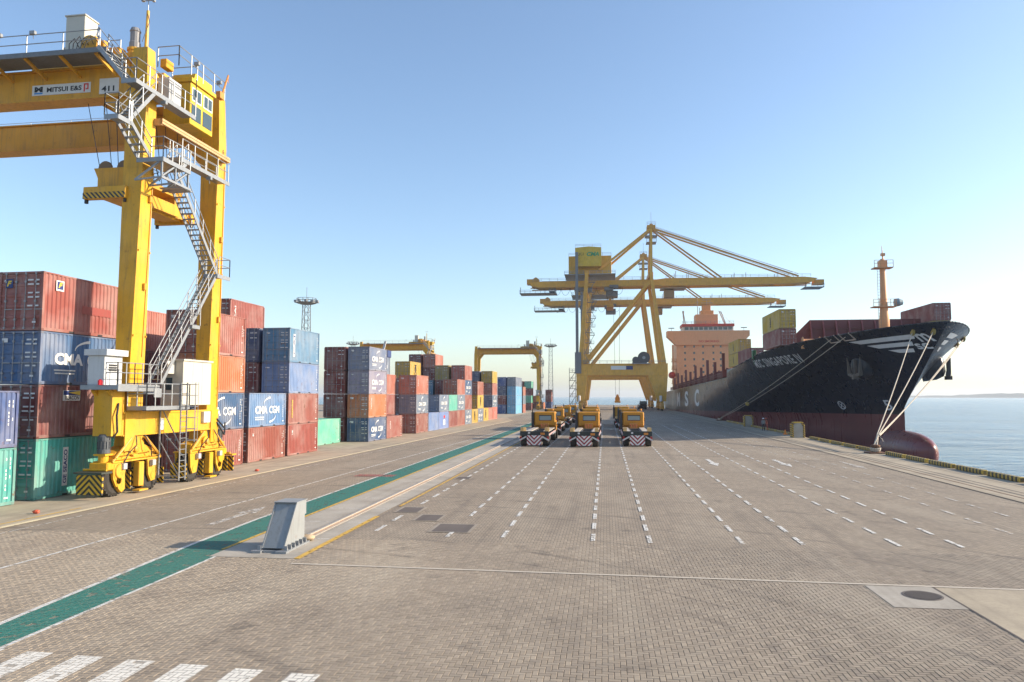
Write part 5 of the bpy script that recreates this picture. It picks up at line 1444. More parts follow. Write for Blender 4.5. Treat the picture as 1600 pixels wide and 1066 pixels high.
# fairlead rollers
LEADS = [(-1, 94.6, 10.0), (-1, 92.9, 9.9), (1, 103.0, 9.9), (1, 105.5, 9.3), (-1, 106.0, 10.25), (-1, 103.25, 10.3)]
for k, (side, Y, z) in enumerate(LEADS):
    p = on_hull(Y, z, side, 0.06)
    mb = MB()
    if k < 4:
        mb.lathe([(0.42, -0.14), (0.46, 0), (0.42, 0.14), (0.2, 0.16)], 14, 'x', tuple(p)); mb.build('fairlead', m_paint, ship, (0.32, 0.22, 0.05))
    else:
        for dY in (-0.9, 0.9): mb.beam(on_hull(Y+dY, z-0.45, -1, 0.08), on_hull(Y+dY, z+0.45, -1, 0.08), 0.14, 0.14)
        mb.beam(on_hull(Y-0.9, z-0.45, -1, 0.08), on_hull(Y+0.9, z-0.45, -1, 0.08), 0.14, 0.14); mb.build('fairlead', m_paint, ship, (0.4, 0.3, 0.24))
# small openings and posts along the main deck edge
mb = MB()
for k in range(7):
    Y = 134+k*3.4; a = [on_hull(Y+dy, 7.5+dz, -1, 0.04) for dy, dz in ((-0.22, -0.2), (0.22, -0.2), (0.22, 0.3), (-0.22, 0.3))]; mb.add(a, [(0,1,2,3)])
for Y, z in ((188, 5.5), (187, 2.2), (192, 3.5)):
    a = [on_hull(Y+dy, z+dz, -1, 0.04) for dy, dz in ((-0.5, -0.4), (0.5, -0.4), (0.5, 0.4), (-0.5, 0.4))]; mb.add(a, [(0,1,2,3)])
mb.build('freeing_port', m_dark, ship)
LASH = (0.16, 0.045, 0.04)
for k in range(10):
    Y = 166+k*12.3; h = 5.4 if k % 2 == 0 else 4.2
    mb = MB()
    mb.box(*(lambda q: (q[0]-0.3, q[0]+0.3, q[1]-0.35, q[1]+0.35, q[2], q[2]+h))(S(-B+0.6, Y, 7.15)))
    a = S(-B+0.6, Y, 7.15); mb.box(a[0], a[0]+2*B-1.2, a[1]-0.25, a[1]+0.25, a[2], a[2]+1.9); mb.box(a[0]+2.5, a[0]+3.0, a[1]-0.3, a[1]+0.3, a[2], a[2]+2.8)
    mb.build('lashing_post', m_paint, ship, LASH)
    mb = MB(); mb.box(a[0]+0.2, a[0]+1.6, a[1]+1.5, a[1]+10.8, a[2], a[2]+1.3); mb.box(a[0]+1.7, a[0]+2*B-2.6, a[1]+1.2, a[1]+11.0, a[2], a[2]+2.2); mb.build('hatch_cover', m_paint, ship, (0.2, 0.06, 0.05))
    mb = MB(); mb.rail([S(-B+0.15, Y, 7.1), S(-B+0.15, Y+12.3, 7.1)], 1.1, 0.05, 1.5); mb.build('deck_railing', m_paint, ship, LASH)
# superstructure
SAL = (0.78, 0.40, 0.20)
HY = 288.0; hz0 = 7.15
def hb(x0, x1, y0, y1, z0, z1, mb): p = S(0, HY, 0); mb.bbox(p[0]+x0, p[0]+x1, p[1]+y0, p[1]+y1, p[2]+z0, p[2]+z1, 0.06)
mb = MB(); hb(-11.6, 11.6, 0, 13, hz0, 27.2, mb); house = mb.build('deckhouse', m_paint, ship, SAL)
p0 = S(0, HY, 0)
mb = MB(); mb.prism([(p0[0]-15.2, p0[2]+27.6), (p0[0]-11.7, p0[2]+24.2), (p0[0]+11.7, p0[2]+24.2), (p0[0]+15.2, p0[2]+27.6), (p0[0]+15.2, p0[2]+29.6), (p0[0]-15.2, p0[2]+29.6)], p0[1]-0.9, p0[1]+4.5, 'y'); mb.build('bridge_wing', m_paint, ship, SAL)
mb = MB(); hb(-9.4, 9.4, -0.6, 7, 29.6, 31.2, mb); br = mb.build('wheelhouse', m_paint, ship, (0.72, 0.66, 0.58))
mb = MB(); hb(-9.7, 9.7, -1.1, 7.4, 31.2, 32.2, mb); mb.build('wheelhouse_roof', m_paint, ship, (0.55, 0.07, 0.05))
for k in range(10):
    mb = MB(); x = -8.6+k*1.78; mb.box(p0[0]+x, p0[0]+x+1.4, p0[1]-0.66, p0[1]-0.61, p0[2]+29.95, p0[2]+31.0); mb.build('bridge_window', m_glass, br)
for zr in range(8):
    for xc in ((-9.4, -7.8, -5.2, 5.2, 7.7, 9.5) if zr == 7 else (-8.6, -5.2, -1.9, 1.9, 4.6, 8.4)):
        mb = MB(); z = hz0+1.6+zr*2.42; mb.box(p0[0]+xc-0.34, p0[0]+xc+0.34, p0[1]-0.04, p0[1]-0.005, p0[2]+z, p0[2]+z+0.8); mb.build('porthole_window', m_glass, house)
lettering('NO SMOKING', m_redl, house, (p0[0]+0.2, p0[1]-0.93, p0[2]+25.6), 7.4, 0.85, '-y', bold=0.02)
mb = MB(); hb(-4.3, 4.0, 1, 7, 32.2, 36.0, mb); mb.build('signal_deckhouse', m_paint, ship, SAL)
mb = MB(); hb(-2.2, 2.6, 2, 5, 36.0, 37.6, mb); hb(-1.6, 1.6, 2.6, 4.6, 37.6, 39.6, mb); mb.build('radar_tower', m_paint, ship, (0.78, 0.38, 0.16))
mb = MB()
for x, zt in ((-3.3, 42.5), (0.2, 42.0), (-2.6, 38.8), (1.4, 41.2)): mb.tube((p0[0]+x, p0[1]+3, p0[2]+36), (p0[0]+x, p0[1]+3, p0[2]+zt), 0.12, 5)
for x, z, w in ((0.2, 40.5, 2.2), (0.2, 41.6, 1.6), (-3.3, 40.8, 0.7)): mb.box(p0[0]+x-w, p0[0]+x+w, p0[1]+2.9, p0[1]+3.1, p0[2]+z, p0[2]+z+0.25)
mb.build('radar_mast', m_paint, ship, (0.5, 0.35, 0.26))
mb = MB()
for a, b in (((-8.6, 32.2), (-8.9, 36.4)), ((-8.0, 32.2), (-8.7, 36.4)), ((6.6, 32.2), (4.5, 37.4)), ((7.0, 32.2), (5.2, 37.2))): mb.beam((p0[0]+a[0], p0[1]+2, p0[2]+a[1]), (p0[0]+b[0], p0[1]+2, p0[2]+b[1]), 0.3, 0.3)
mb.lathe([(0.5, -0.3), (0.6, 0), (0.5, 0.3)], 12, 'x', (p0[0]-8.8, p0[1]+2, p0[2]+37)); mb.tube((p0[0]+4.6, p0[1]+2, p0[2]+37.3), (p0[0]+9.4, p0[1]+2, p0[2]+32.4), 0.06, 4)
mb.build('satellite_mast', m_paint, ship, (0.62, 0.5, 0.42))
mb = MB()
for x in (-14.6, 12.2): mb.box(p0[0]+x, p0[0]+x+2.2, p0[1], p0[1]+0.6, p0[2]+30.6, p0[2]+30.9); mb.tube((p0[0]+x+1.1, p0[1]+.3, p0[2]+29.6), (p0[0]+x+1.1, p0[1]+.3, p0[2]+30.6), 0.08, 5)
mb.rail([(p0[0]-9.5, p0[1]-1, p0[2]+32.2), (p0[0]+9.5, p0[1]-1, p0[2]+32.2)], 1.0, 0.05, 1.8); mb.build('wing_fitting', m_galv, ship)
mb = MB()
for z in (9.7, 12.4, 15.2, 18.0): mb.box(p0[0]-13.4, p0[0]-11.6, p0[1]+1.5, p0[1]+5, p0[2]+z, p0[2]+z+0.2); mb.rail([(p0[0]-13.4, p0[1]+1.5, p0[2]+z+0.2), (p0[0]-11.7, p0[1]+1.5, p0[2]+z+0.2)], 1.1, 0.06, 0.9)
mb.box(p0[0]-13.2, p0[0]-12.6, p0[1]+2, p0[1]+2.6, p0[2]+7, p0[2]+24.5); mb.build('side_gallery', m_paint, ship, SAL)
mb = MB(); mb.lathe([(0.3, -3.2), (1.2, -2.2), (1.35, 0), (1.2, 2.2), (0.3, 3.2)], 14, 'y', (p0[0]-13.2, p0[1]+4, p0[2]+13.0)); mb.build('lifeboat', m_paint, ship, (0.6, 0.05, 0.03))
# breakwater on the foredeck
BW = (0.15, 0.045, 0.05)
by = 120.0; q0 = S(0, by, 0)
mb = MB(); mb.prism([(q0[0]-10.4, q0[2]+11.6), (q0[0]-7.6, q0[2]+14.4), (q0[0]+9.6, q0[2]+14.4), (q0[0]+10.9, q0[2]+12.6), (q0[0]+10.9, q0[2]+8.4), (q0[0]-10.4, q0[2]+8.4)], q0[1]-0.15, q0[1]+0.15, 'y'); bw = mb.build('breakwater', m_paint, ship, BW)
for k in range(10):
    x = -7.6+k*1.9; mb = MB(); mb.prism([(q0[1]-0.2, q0[2]+14.3), (q0[1]-0.2, q0[2]+8.5), (q0[1]-1.9, q0[2]+8.5), (q0[1]-0.5, q0[2]+13.8)], q0[0]+x-0.1, q0[0]+x+0.1, 'x'); mb.build('stiffener', m_paint, bw, (0.2, 0.06, 0.065))
for z in (11.4, 13.0): mb = MB(); mb.box(q0[0]-8.2, q0[0]+10.2, q0[1]-0.4, q0[1]-0.16, q0[2]+z, q0[2]+z+0.1); mb.build('stiffener', m_paint, bw, BW)
# foremast
mY = 103.5; mp = S(-2.5, mY, 0)
mb = MB(); mb.lathe([(0.62, mp[2]+9.0), (0.62, mp[2]+12.5), (0.52, mp[2]+13.6), (0.42, mp[2]+15.6), (0.34, mp[2]+19.8), (0.25, mp[2]+20.6)], 14, 'z', (mp[0], mp[1], 0)); fm = mb.build('foremast', m_paint, ship, (0.72, 0.36, 0.16), smooth=True)
mb = MB()
for z, w in ((14.1, 1.5), (19.3, 1.25)): mb.box(mp[0]-w, mp[0]+w*0.9, mp[1]-0.7, mp[1]+0.7, mp[2]+z, mp[2]+z+0.14); mb.rail([(mp[0]-w, mp[1]-0.7, mp[2]+z+0.1), (mp[0]+w*0.9, mp[1]-0.7, mp[2]+z+0.1)], 0.95, 0.035, 0.8)
mb.build('mast_platform', m_paint, fm, (0.6, 0.32, 0.16))
mb = MB(); mb.cbox((mp[0], mp[1], mp[2]+19.9), (1.0, 0.8, 0.9)); mb.tube((mp[0]+0.1, mp[1], mp[2]+20.4), (mp[0], mp[1], mp[2]+22.4), 0.12, 6, 0.03); mb.cbox((mp[0]+0.1, mp[1], mp[2]+21.2), (0.5, 0.4, 0.35)); mb.build('mast_head', m_paint, fm, (0.66, 0.36, 0.18))
mb = MB(); z = 10.5
for x in (-0.9, -0.55): mb.tube((mp[0]+x, mp[1]-0.55, mp[2]+10), (mp[0]+x*0.9, mp[1]-0.4, mp[2]+19.3), 0.03, 5)
while z < 19: mb.tube((mp[0]-0.9, mp[1]-0.5, mp[2]+z), (mp[0]-0.55, mp[1]-0.5, mp[2]+z), 0.02, 4); z += 0.4
mb.build('ladder', m_paint, fm, (0.5, 0.3, 0.18))
mb = MB(); mb.lathe([(0.5, -0.45), (0.55, 0), (0.35, 0.5)], 14, 'x', (mp[0]+1.75, mp[1]-0.2, mp[2]+14.75)); mb.build('ship_horn', m_paint, fm, (0.22, 0.3, 0.34))
for x, Y, w in ((-9.2, 113.5, 2.6), (-4.5, 106.0, 2.4), (5.5, 108.0, 2.4)):
    mb = MB(); q = S(x, Y, 8.6+(0.9 if x < -8 else 0)); mb.lathe([(0.55, -w/2), (0.75, -w/2+0.1), (0.4, -w/2+0.25), (0.4, w/2-0.25), (0.75, w/2-0.1), (0.55, w/2)], 12, 'x', (q[0], q[1], q[2]+1.0)); mb.cbox((q[0], q[1]+0.3, q[2]+0.6), (w, 0.5, 1.2)); mb.build('mooring_winch', m_paint, ship, (0.66, 0.33, 0.15))
mb = MB(); q = S(-13.6, 132.8, 8.8); mb.bbox(q[0]-0.3, q[0]+0.3, q[1]-0.5, q[1]+0.5, q[2]+0.4, q[2]+1.9, 0.04); mb.tube((q[0], q[1], q[2]-0.6), (q[0], q[1], q[2]+0.5), 0.07, 5); mb.build('side_light', m_paint, ship, (0.02, 0.12, 0.05))

# boxes carried on the foredeck
def deckbox(x, Y, z, col, lab, L, text=None, H=2.591):
    q = S(x, Y, z); container((q[0]+39.2, q[1]+105, q[2]+SEA_Z), 0, col, lab, 'containers carried on the ship', L, H, False, text=text, seed=int(Y*3+z*7))
def t_mscport(e, L, H):
    lettering('MSC', m_blackl, e, (-CW-0.006, L*0.5, H*0.5), H*0.55, L*0.07, face='-x', turn=90, bold=0.05)
AX = -B+1.2+CW
deckbox(AX, 116.3, 10.2, 'shipbrown', 'maroon container under a yellow one on the ship foredeck', 12.192)
deckbox(AX, 116.3, 12.83, 'yellow', 'yellow container on top of a maroon one on the ship foredeck', 12.192, t_mscport, HC)
for k, (x, Y, z, c, lb) in enumerate(((AX+0.3, 152.5, 8.7, 'yellow', 'yellow container, lower of two before the ship deckhouse'), (AX+0.3, 152.5, 11.35, 'yellow', 'yellow container, upper of two before the ship deckhouse'))):
    deckbox(x, Y, z+0.5, c, lb, 12.192, t_mscport)
deckbox(AX-0.2, 138.5, 9.0, 'shipbrown', 'maroon container low at the ship rail behind the foredeck', 12.192)
deckbox(11.0, 115.3, 11.0, 'olive', 'olive container under a maroon one right of the foremast', 12.192, None, 2.591)
deckbox(11.0, 115.3, 13.62, 'shipbrown', 'maroon container standing highest at the bow right of the foremast', 12.192, None, 2.591)

# ================================================================ VEHICLES
ORG = (0.58, 0.25, 0.015)
t = NT('hazy_pane'); m_pane = t.done(t.bsdf((0.24, 0.30, 0.30), 0.2, spec=0.6))
def truck(loc, label):
    """yellow terminal tractor coupled to a low container trailer, seen from behind"""
    e = empty('terminal_truck', loc); tag(e, label, 'truck', 'terminal trucks parked in rows')
    W = 1.42
    mb = MB()
    for x in (-0.55, 0.55): mb.box(x-0.1, x+0.1, 0.2, 12.6, 0.95, 1.3)
    for y in (0.5, 3.0, 5.5, 8.0, 10.5): mb.box(-1.3, 1.3, y-0.08, y+0.08, 1.05, 1.29)
    ch = mb.build('trailer_chassis', m_paint, e, (0.06, 0.06, 0.062))
    for x in (-0.93, 0.93): mb = MB(); mb.box(x-0.3, x+0.3, 0.25, 12.3, 1.305, 1.38); mb.build('deck_plank', m_paint, ch, (0.5, 0.44, 0.36))
    mb = MB(); mb.box(-W, W, 0.0, 0.24, 1.02, 1.5); mb.build('rear_beam', m_paint, e, (0.025, 0.035, 0.035))
    for x in (-1.2, 1.2):
        mb = MB(); mb.prism([(0.0, 1.5), (0.35, 1.5), (0.3, 1.85), (0.08, 1.85)], x-0.17, x+0.17, 'x'); mb.build('corner_guide', m_paint, ch, (0.66, 0.42, 0.16))
        mb = MB(); mb.prism([(1.9, 1.38), (2.3, 1.38), (2.25, 1.8), (2.0, 1.8)], x-0.15, x+0.15, 'x'); mb.build('corner_guide', m_paint, ch, (0.66, 0.42, 0.16))
    mb = MB(); mb.box(-0.72, 0.72, -0.03, 0.03, -0.48, 0.48); mb.build('chevron_board', m_redchev, e, None, loc=(0.0, -0.12, 0.62))
    for x in (-1.15, 1.15):
        mb = MB(); mb.beam((x*0.68, -0.1, 0.98), (x*1.28, -0.1, 0.6), 0.1, 0.14); mb.build('bumper_arm', m_paint, e, (0.55, 0.55, 0.54))
        mb = MB(); mb.box(x-0.1+(0.2 if x > 0 else -0.2), x+0.1+(0.2 if x > 0 else -0.2), -0.05, 0.02, 0.55, 1.0); mb.build('tail_lamp', m_obj, e, (0.32, 0.02, 0.02))
    mb = MB(); mb.box(0.62, 1.05, -0.04, 0.0, 1.15, 1.36); mb.build('amber_lamp', m_obj, e, (0.6, 0.22, 0.03))
    mb = MB(); mb.box(-0.62, -0.42, -0.03, 0.0, 1.25, 1.42); mb.build('number_plate', m_white, e)
    for x in (-W+0.04, W-0.04):
        mb = MB(); mb.box(-0.02, 0.02, 0, 10, -0.09, 0.09); mb.build('reflector_strip', m_redwhite, ch, None, loc=(x*1.03, 0.6, 1.12))
        mb = MB(); mb.tube((x*1.04, 4.5, 1.0), (x*1.04, 9.6, 1.0), 0.09, 8); mb.build('side_rail', m_galv, ch)
    def wheels(y, r=0.5, dual=True):
        for sx in (-1, 1):
            mt, mr = MB(), MB(); w = 0.55 if dual else 0.32; x = sx*(W-0.05-w/2)
            mt.lathe([(r*0.55, -w/2), (r*0.9, -w/2), (r, -w/2+0.06), (r, w/2-0.06), (r*0.9, w/2), (r*0.55, w/2)], 20, 'x', (x, y, r)); wt = mt.build('wheel', m_rubber, e)
            mr.lathe([(r*0.56, -w/2+0.03), (r*0.3, -w/2+0.1), (r*0.3, w/2-0.1), (r*0.56, w/2-0.03)], 16, 'x', (x, y, r)); mr.build('rim', m_paint, wt, (0.45, 0.42, 0.38))
    for y in (0.75, 1.95): wheels(y)
    mb = MB()
    for y in (0.75, 1.95): mb.box(-W, -0.8, y-0.55, y+0.55, 1.03, 1.06); mb.box(0.8, W, y-0.55, y+0.55, 1.03, 1.06); mb.box(-0.9, 0.9, y-0.08, y+0.08, 0.42, 0.58)
    mb.build('mudguard', m_dark, e)
    # tractor
    mb = MB()
    for x in (-0.45, 0.45): mb.box(x-0.09, x+0.09, 10.2, 15.4, 0.65, 0.95)
    mb.lathe([(0.55, 0.95), (0.55, 1.28)], 16, 'z', (0, 11.3, 0)); mb.build('tractor_frame', m_dark, e)
    wheels(11.2); wheels(14.5, 0.5, False)
    y0, y1, z0, z1 = 12.9, 15.2, 1.25, 3.15; w = 1.25
    mb = MB(); mb.bbox(-w, w, y0, y1, z0+0.25, z1, 0.12); mb.box(-w, w, y0+0.3, y1+0.25, 0.75, z0+0.252); cab_ = mb.build('cab', m_paint, e, ORG)
    mb = MB(); mb.box(-0.6, 0.75, y0-0.02, y0-0.006, 2.2, 2.68); mb.build('rear_window', m_pane, cab_)
    mb = MB(); mb.box(-0.66, 0.81, y0-0.012, y0-0.002, 2.14, 2.78); mb.build('window_frame', m_dark, cab_)
    for sx in (-1, 1):
        mb = MB(); mb.box(sx*(w+0.006)-0.005, sx*(w+0.006)+0.005, y0+0.5, y1-0.25, 2.15, 2.95); mb.build('side_window', m_glass, cab_)
    mb = MB(); mb.box(-w+0.12, w-0.12, y1+0.003, y1+0.012, 2.0, 2.95); mb.build('windscreen', m_glass, cab_)
    mb = MB(); mb.box(-w-0.28, -w-0.02, y0-0.15, y0+0.75, 1.1, 3.1); mb.tube((-w-0.15, y0-0.05, 3.1), (-w-0.15, y0-0.05, 3.45), 0.07, 8); mb.build('exhaust_stack', m_paint, e, (0.035, 0.035, 0.04))
    for sx in (-1, 1): mb = MB(); mb.box(sx*(w+0.12)-0.06, sx*(w+0.12)+0.06, y1-0.1, y1, 2.0, 2.45); mb.tube((sx*w, y1-0.05, 2.45), (sx*(w+0.12), y1-0.05, 2.45), 0.02, 4); mb.build('mirror', m_dark, cab_)
    for x in (-1.0, 1.0):
        mb = MB(); mb.bbox(x-0.28, x+0.28, 3.4, 4.6, 0.5, 0.98, 0.03); mb.build('tool_box', m_paint, e, (0.1, 0.1, 0.1))
        mb = MB(); mb.beam((x, 6.2, 1.0), (x*0.9, 6.2, 0.15), 0.12, 0.12); mb.box(x*0.9-0.15, x*0.9+0.15, 6.05, 6.35, 0.1, 0.15); mb.build('landing_leg', m_galv, e)
    mb = MB()
    for k in range(3): mb.path([(-0.3+0.3*k, 12.5, 1.5), (-0.35+0.32*k, 12.1, 1.75), (-0.2+0.25*k, 11.6, 1.35)], 0.025, 5)
    mb.build('air_hose', m_obj, e, (0.4, 0.05, 0.03))
    mb = MB(); mb.lathe([(0.12, 3.3), (0.12, 3.42), (0.08, 3.5)], 10, 'z', (0.9, y0+0.4, 0)); mb.build('beacon', m_obj, e, (0.7, 0.25, 0.02))
    mb = MB(); mb.box(-0.45, 0.5, y0-0.45, y0-0.05, 1.15, 1.85); mb.build('air_tank', m_paint, e, (0.5, 0.24, 0.05))
    return e
LANES = {'left': (-7.05, 4), 'middle': (-2.1, 3), 'right': (3.05, 3)}
WORD = ['nearest the camera', 'second in line', 'third in line', 'last in line']
first = None
for lane, (x, n) in LANES.items():
    for k in range(n):
        y = 74.2+22.0*k+(0.6 if lane == 'right' else 0)
        lab = 'yellow terminal truck with low trailer, %s row, %s' % (lane, WORD[k])
        if first is None: first = truck((x, y, 0), lab)
        else:
            c = copy_tree(first); c.location = (x+random.uniform(-0.14, 0.14), y+random.uniform(-0.5, 0.5), 0); c.rotation_euler = (0, 0, R(random.uniform(-0.7, 0.7))); c['label'] = lab
            f = random.uniform(0.82, 1.12)
            for ch in c.children:
                if ch.name.startswith('cab'): ch.color = (ORG[0]*f, ORG[1]*f*random.uniform(0.92, 1.08), ORG[2]*f, 1)
# a dark truck far along the quay
c = copy_tree(first); c.location = (14.0, 300, 0); c.rotation_euler = (0, 0, math.pi); c['label'] = 'small dark truck far away between the quay crane legs'
for ch in c.children:
    if ch.name.split('.')[0] == 'cab': ch.color = (0.03, 0.03, 0.03, 1)

# ================================================================ QUAY FURNITURE
# grey rail end stop
e = empty('rail_end_stop', (-10.55, 23.0, 0.009)); tag(e, 'grey steel wedge shaped end stop at the end of the crane rail', 'end stop')
m_stop = paint('end_stop_paint', (0.27, 0.285, 0.29), wear=0.2, rust=0.3, rough=0.45)
for x in (-0.38, 0.34):
    mb = MB(); mb.prism([(0.0, 0.12), (1.62, 0.12), (1.62, 1.42), (0.95, 1.42)], x, x+0.04, 'x'); mb.build('side_plate', m_stop, e)
mb = MB(); L_ = math.hypot(0.95, 1.3); mb.add([(-0.335, 0.03, 0.12), (0.335, 0.03, 0.12), (0.335, 0.97, 1.41), (-0.335, 0.97, 1.41), (-0.335, 0.07, 0.10), (0.335, 0.07, 0.10), (0.335, 1.01, 1.39), (-0.335, 1.01, 1.39)], [(0,1,2,3), (7,6,5,4), (0,4,5,1), (1,5,6,2), (2,6,7,3), (3,7,4,0)]); mb.build('front_plate', m_stop, e)
mb = MB(); mb.box(-0.33, 0.33, 1.58, 1.62, 0.12, 1.4); mb.build('back_plate', m_stop, e)
mb = MB(); mb.box(-0.4, 0.4, 0.9, 1.8, 1.421, 1.45); mb.build('top_plate', m_stop, e)
mb = MB(); mb.box(-0.28, 0.28, 1.63, 1.98, 0.92, 1.4); mb.build('buffer_block', m_stop, e)
mb = MB(); mb.box(-0.52, 0.52, -0.1, 1.75, 0.0, 0.06); mb.box(-0.62, -0.3, -0.22, -0.02, 0.0, 0.07); mb.box(0.2, 0.55, -0.22, -0.02, 0.0, 0.07); mb.build('base_plate', m_galv, e)
for sx in (-0.44, 0.44):
    for k in range(6):
        y = 0.0+k*0.3; mb = MB(); mb.box(sx-0.055, sx+0.055, y-0.02, y+0.02, 0.06, 0.2); mb.lathe([(0.035, 0.06), (0.035, 0.12)], 6, 'z', (sx, y+0.1, 0)); mb.build('gusset', m_galv, e)
# sandbag against it
mb = MB(); rng = random.Random(5); n, mrow = 14, 9
for k in range(mrow):
    a = math.pi*k/(mrow-1)
    for i in range(n):
        t_ = 2*math.pi*i/n; r = 0.5*(math.sin(a)**0.6)*(1+rng.uniform(-0.1, 0.1)); mb.v.append((0.32*r*2*math.cos(t_), 0.24*r*2*math.sin(t_), 0.1-0.1*math.cos(a)+rng.uniform(-0.012, 0.012)))
mb.f = [(k*n+i, k*n+(i+1) % n, (k+1)*n+(i+1) % n, (k+1)*n+i) for k in range(mrow-1) for i in range(n)]; mb.m = [0]*len(mb.f)
o = mb.build('sandbag', plain('sack_cloth', (0.5, 0.38, 0.25), 0.95, 0, 0.3, 9), None, None, True, (-10.28, 24.98, 0.012)); tag(o, 'slumped tan sandbag lying behind the grey end stop', 'sandbag')

# striped kerb blocks along the quay edge
kb = None; k = 0
ys = []
y = 63.6
while y > 41: ys.append((y, 3.7)); y -= 4.25
y = 70.6
while y < 90: ys.append((y, 3.7)); y += 4.25
y = 96.5
while y < 150: ys.append((y, 3.7)); y += 4.25
blk = MB(); blk.bbox(-0.17, 0.17, 0, 3.75, 0, 0.3, 0.04); blk = blk.mesh('kerb_block'); blk.materials.append(m_kerb)
for k, (y, l) in enumerate(ys):
    o = obj('kerb_block', blk, None, None, None, (23.72+random.uniform(-0.03, 0.03), y, 0.009), (0, 0, R(random.uniform(-0.3, 0.3))))
    ordn = ['first', 'second', 'third', 'fourth', 'fifth', 'sixth', 'seventh', 'eighth', 'ninth', 'tenth', 'eleventh', 'twelfth', 'thirteenth', 'fourteenth']
    near_k = sum(1 for q in ys if q[0] < 66); mid_k = sum(1 for q in ys if q[0] < 92)
    lab = ('striped kerb block, %s from the bow bollard towards the camera' % ordn[k]) if k < near_k else (('striped kerb block, %s beyond the bow bollard' % ordn[k-near_k]) if k < mid_k else 'striped kerb block, %s past the striped guard block' % ordn[k-mid_k])
    tag(o, lab, 'kerb', 'striped kerb blocks along the quay edge')
# bollards
def bollard(loc, lab):
    e = empty('mooring_bollard', loc); tag(e, lab, 'bollard', 'mooring bollards on the quay edge')
    mb = MB(); mb.lathe([(0.55, 0), (0.55, 0.08), (0.32, 0.14), (0.26, 0.4), (0.36, 0.55), (0.42, 0.66), (0.3, 0.74)], 18); mb.build('post', m_rusty, e, smooth=True)
    mb = MB(); mb.bbox(-0.75, 0.75, -0.7, 0.7, 0.0, 0.1, 0.02); mb.build('base', m_rusty, e)
    mb = MB()
    for k in range(3):
        z = 0.22+k*0.1; r = 0.36+0.03*k
        mb.path([(r*math.cos(a*math.pi/6), r*math.sin(a*math.pi/6), z+0.02*math.sin(a*1.3)) for a in range(13)], 0.06, 6)
    if 'ropes' in lab: mb.build('rope_turns', m_rope, e)
    return e
BOL = (23.3, 68.9, 0.009)
bollard(BOL, 'rusty mooring bollard holding the bow ropes of the ship')
bollard((23.3, 158.0, 0.009), 'rusty mooring bollard holding the spring ropes near the crane')
def rope(p0, p1, sag, lab, r=0.055, n=16):
    mb = MB(); pts = []
    for i in range(n+1):
        f = i/n; p = Vector(p0).lerp(Vector(p1), f); p.z -= sag*4*f*(1-f); pts.append(p)
    mb.path(pts, r, 8); o = mb.build('mooring_rope', m_rope, None, None, False); tag(o, lab, 'rope', 'mooring ropes'); return o
def W3(k): p = on_hull(LEADS[k][1], LEADS[k][2], LEADS[k][0], 0.15); return (p.x+39.2, p.y+105, p.z+SEA_Z)
kn = (23.25, 68.8, 1.9)
rope(W3(0), (24.02, 70.5, 1.52), 0.25, 'bow mooring rope leftmost of the bundle to the bollard')
rope(W3(1), (24.1, 70.45, 1.5), 0.3, 'bow mooring rope from the lead beside the emblem')
rope(W3(2), (24.16, 70.4, 1.52), 0.45, 'bow mooring rope from the upper starboard lead')
rope(W3(3), (24.2, 70.36, 1.47), 0.4, 'bow mooring rope from the lower starboard lead')
rope(W3(4), (23.25, 157.9, 0.45), 0.5, 'spring rope running aft along the hull, upper one', 0.045)
rope(W3(5), (23.35, 158.1, 0.42), 0.7, 'spring rope running aft along the hull, lower one', 0.045)
mb = MB(); rng = random.Random(9)
for k in range(7):
    a = rng.uniform(0, 6.28); mb.path([(23.3+0.38*math.cos(a), 68.9+0.38*math.sin(a), 0.32+0.03*k), (23.45+0.14*math.cos(a), 69.3+0.12*math.sin(a), 0.66), (23.72+0.1*math.cos(a+1), 69.8+0.09*math.sin(a+1), 1.05), (24.0+0.07*math.cos(a+2), 70.3+0.06*math.sin(a+2), 1.42+0.04*math.sin(a)), (24.12+0.05*math.cos(a), 70.48+0.05*math.sin(a), 1.53)], 0.05, 5)
mb.path([(24.1, 70.4, 1.5), (24.3, 70.2, 1.2), (24.42, 70.2, 0.95)], 0.03, 5)
o = mb.build('rope_knot', m_rope); tag(o, 'frayed knot of rope eyes gathered above the bollard', 'rope')
# rat guard disc on the spring rope
f = 0.30; a, b = Vector(W3(5)), Vector((23.35, 158.1, 0.42)); p = b.lerp(a, f)
mb = MB(); mb.lathe([(0.35, -0.05), (0.35, 0.05)], 14, 'y', (p.x, p.y, p.z-0.55)); o = mb.build('rope_guard', m_paint, None, (0.55, 0.4, 0.1)); tag(o, 'small yellow rat guard disc on the spring ropes', 'rope guard')
# striped protection blocks
def guard_block(loc, lab, sc=1.0):
    e = empty('guard_block', loc); tag(e, lab, 'guard block', 'striped guard blocks on the quay edge')
    mb = MB(); mb.prism([(-0.55*sc, 0), (0.5*sc, 0), (0.5*sc, 1.15*sc), (0.25*sc, 1.5*sc), (-0.25*sc, 1.5*sc), (-0.55*sc, 1.2*sc)], -0.4*sc, 0.0, 'y'); mb.build('concrete_block', m_conc, e)
    for x in (-0.62*sc, 0.5*sc):
        mb = MB(); mb.bbox(x, x+0.16*sc, -0.5*sc, 0.5*sc, 0, 1.45*sc, 0.03); mb.build('steel_cheek', m_hazdiag, e)
    mb = MB(); mb.bbox(-0.45*sc, 0.5*sc, -0.45*sc, 0.45*sc, 1.5*sc+0.003, 1.62*sc, 0.02); mb.build('cap', m_paint, e, (0.5, 0.33, 0.05)); return e
guard_block((22.9, 94.0, 0.009), 'yellow striped guard block where the kerb row begins', 1.15)
guard_block((23.2, 127.0, 0.009), 'yellow striped guard block further back in the ship shadow', 1.15)
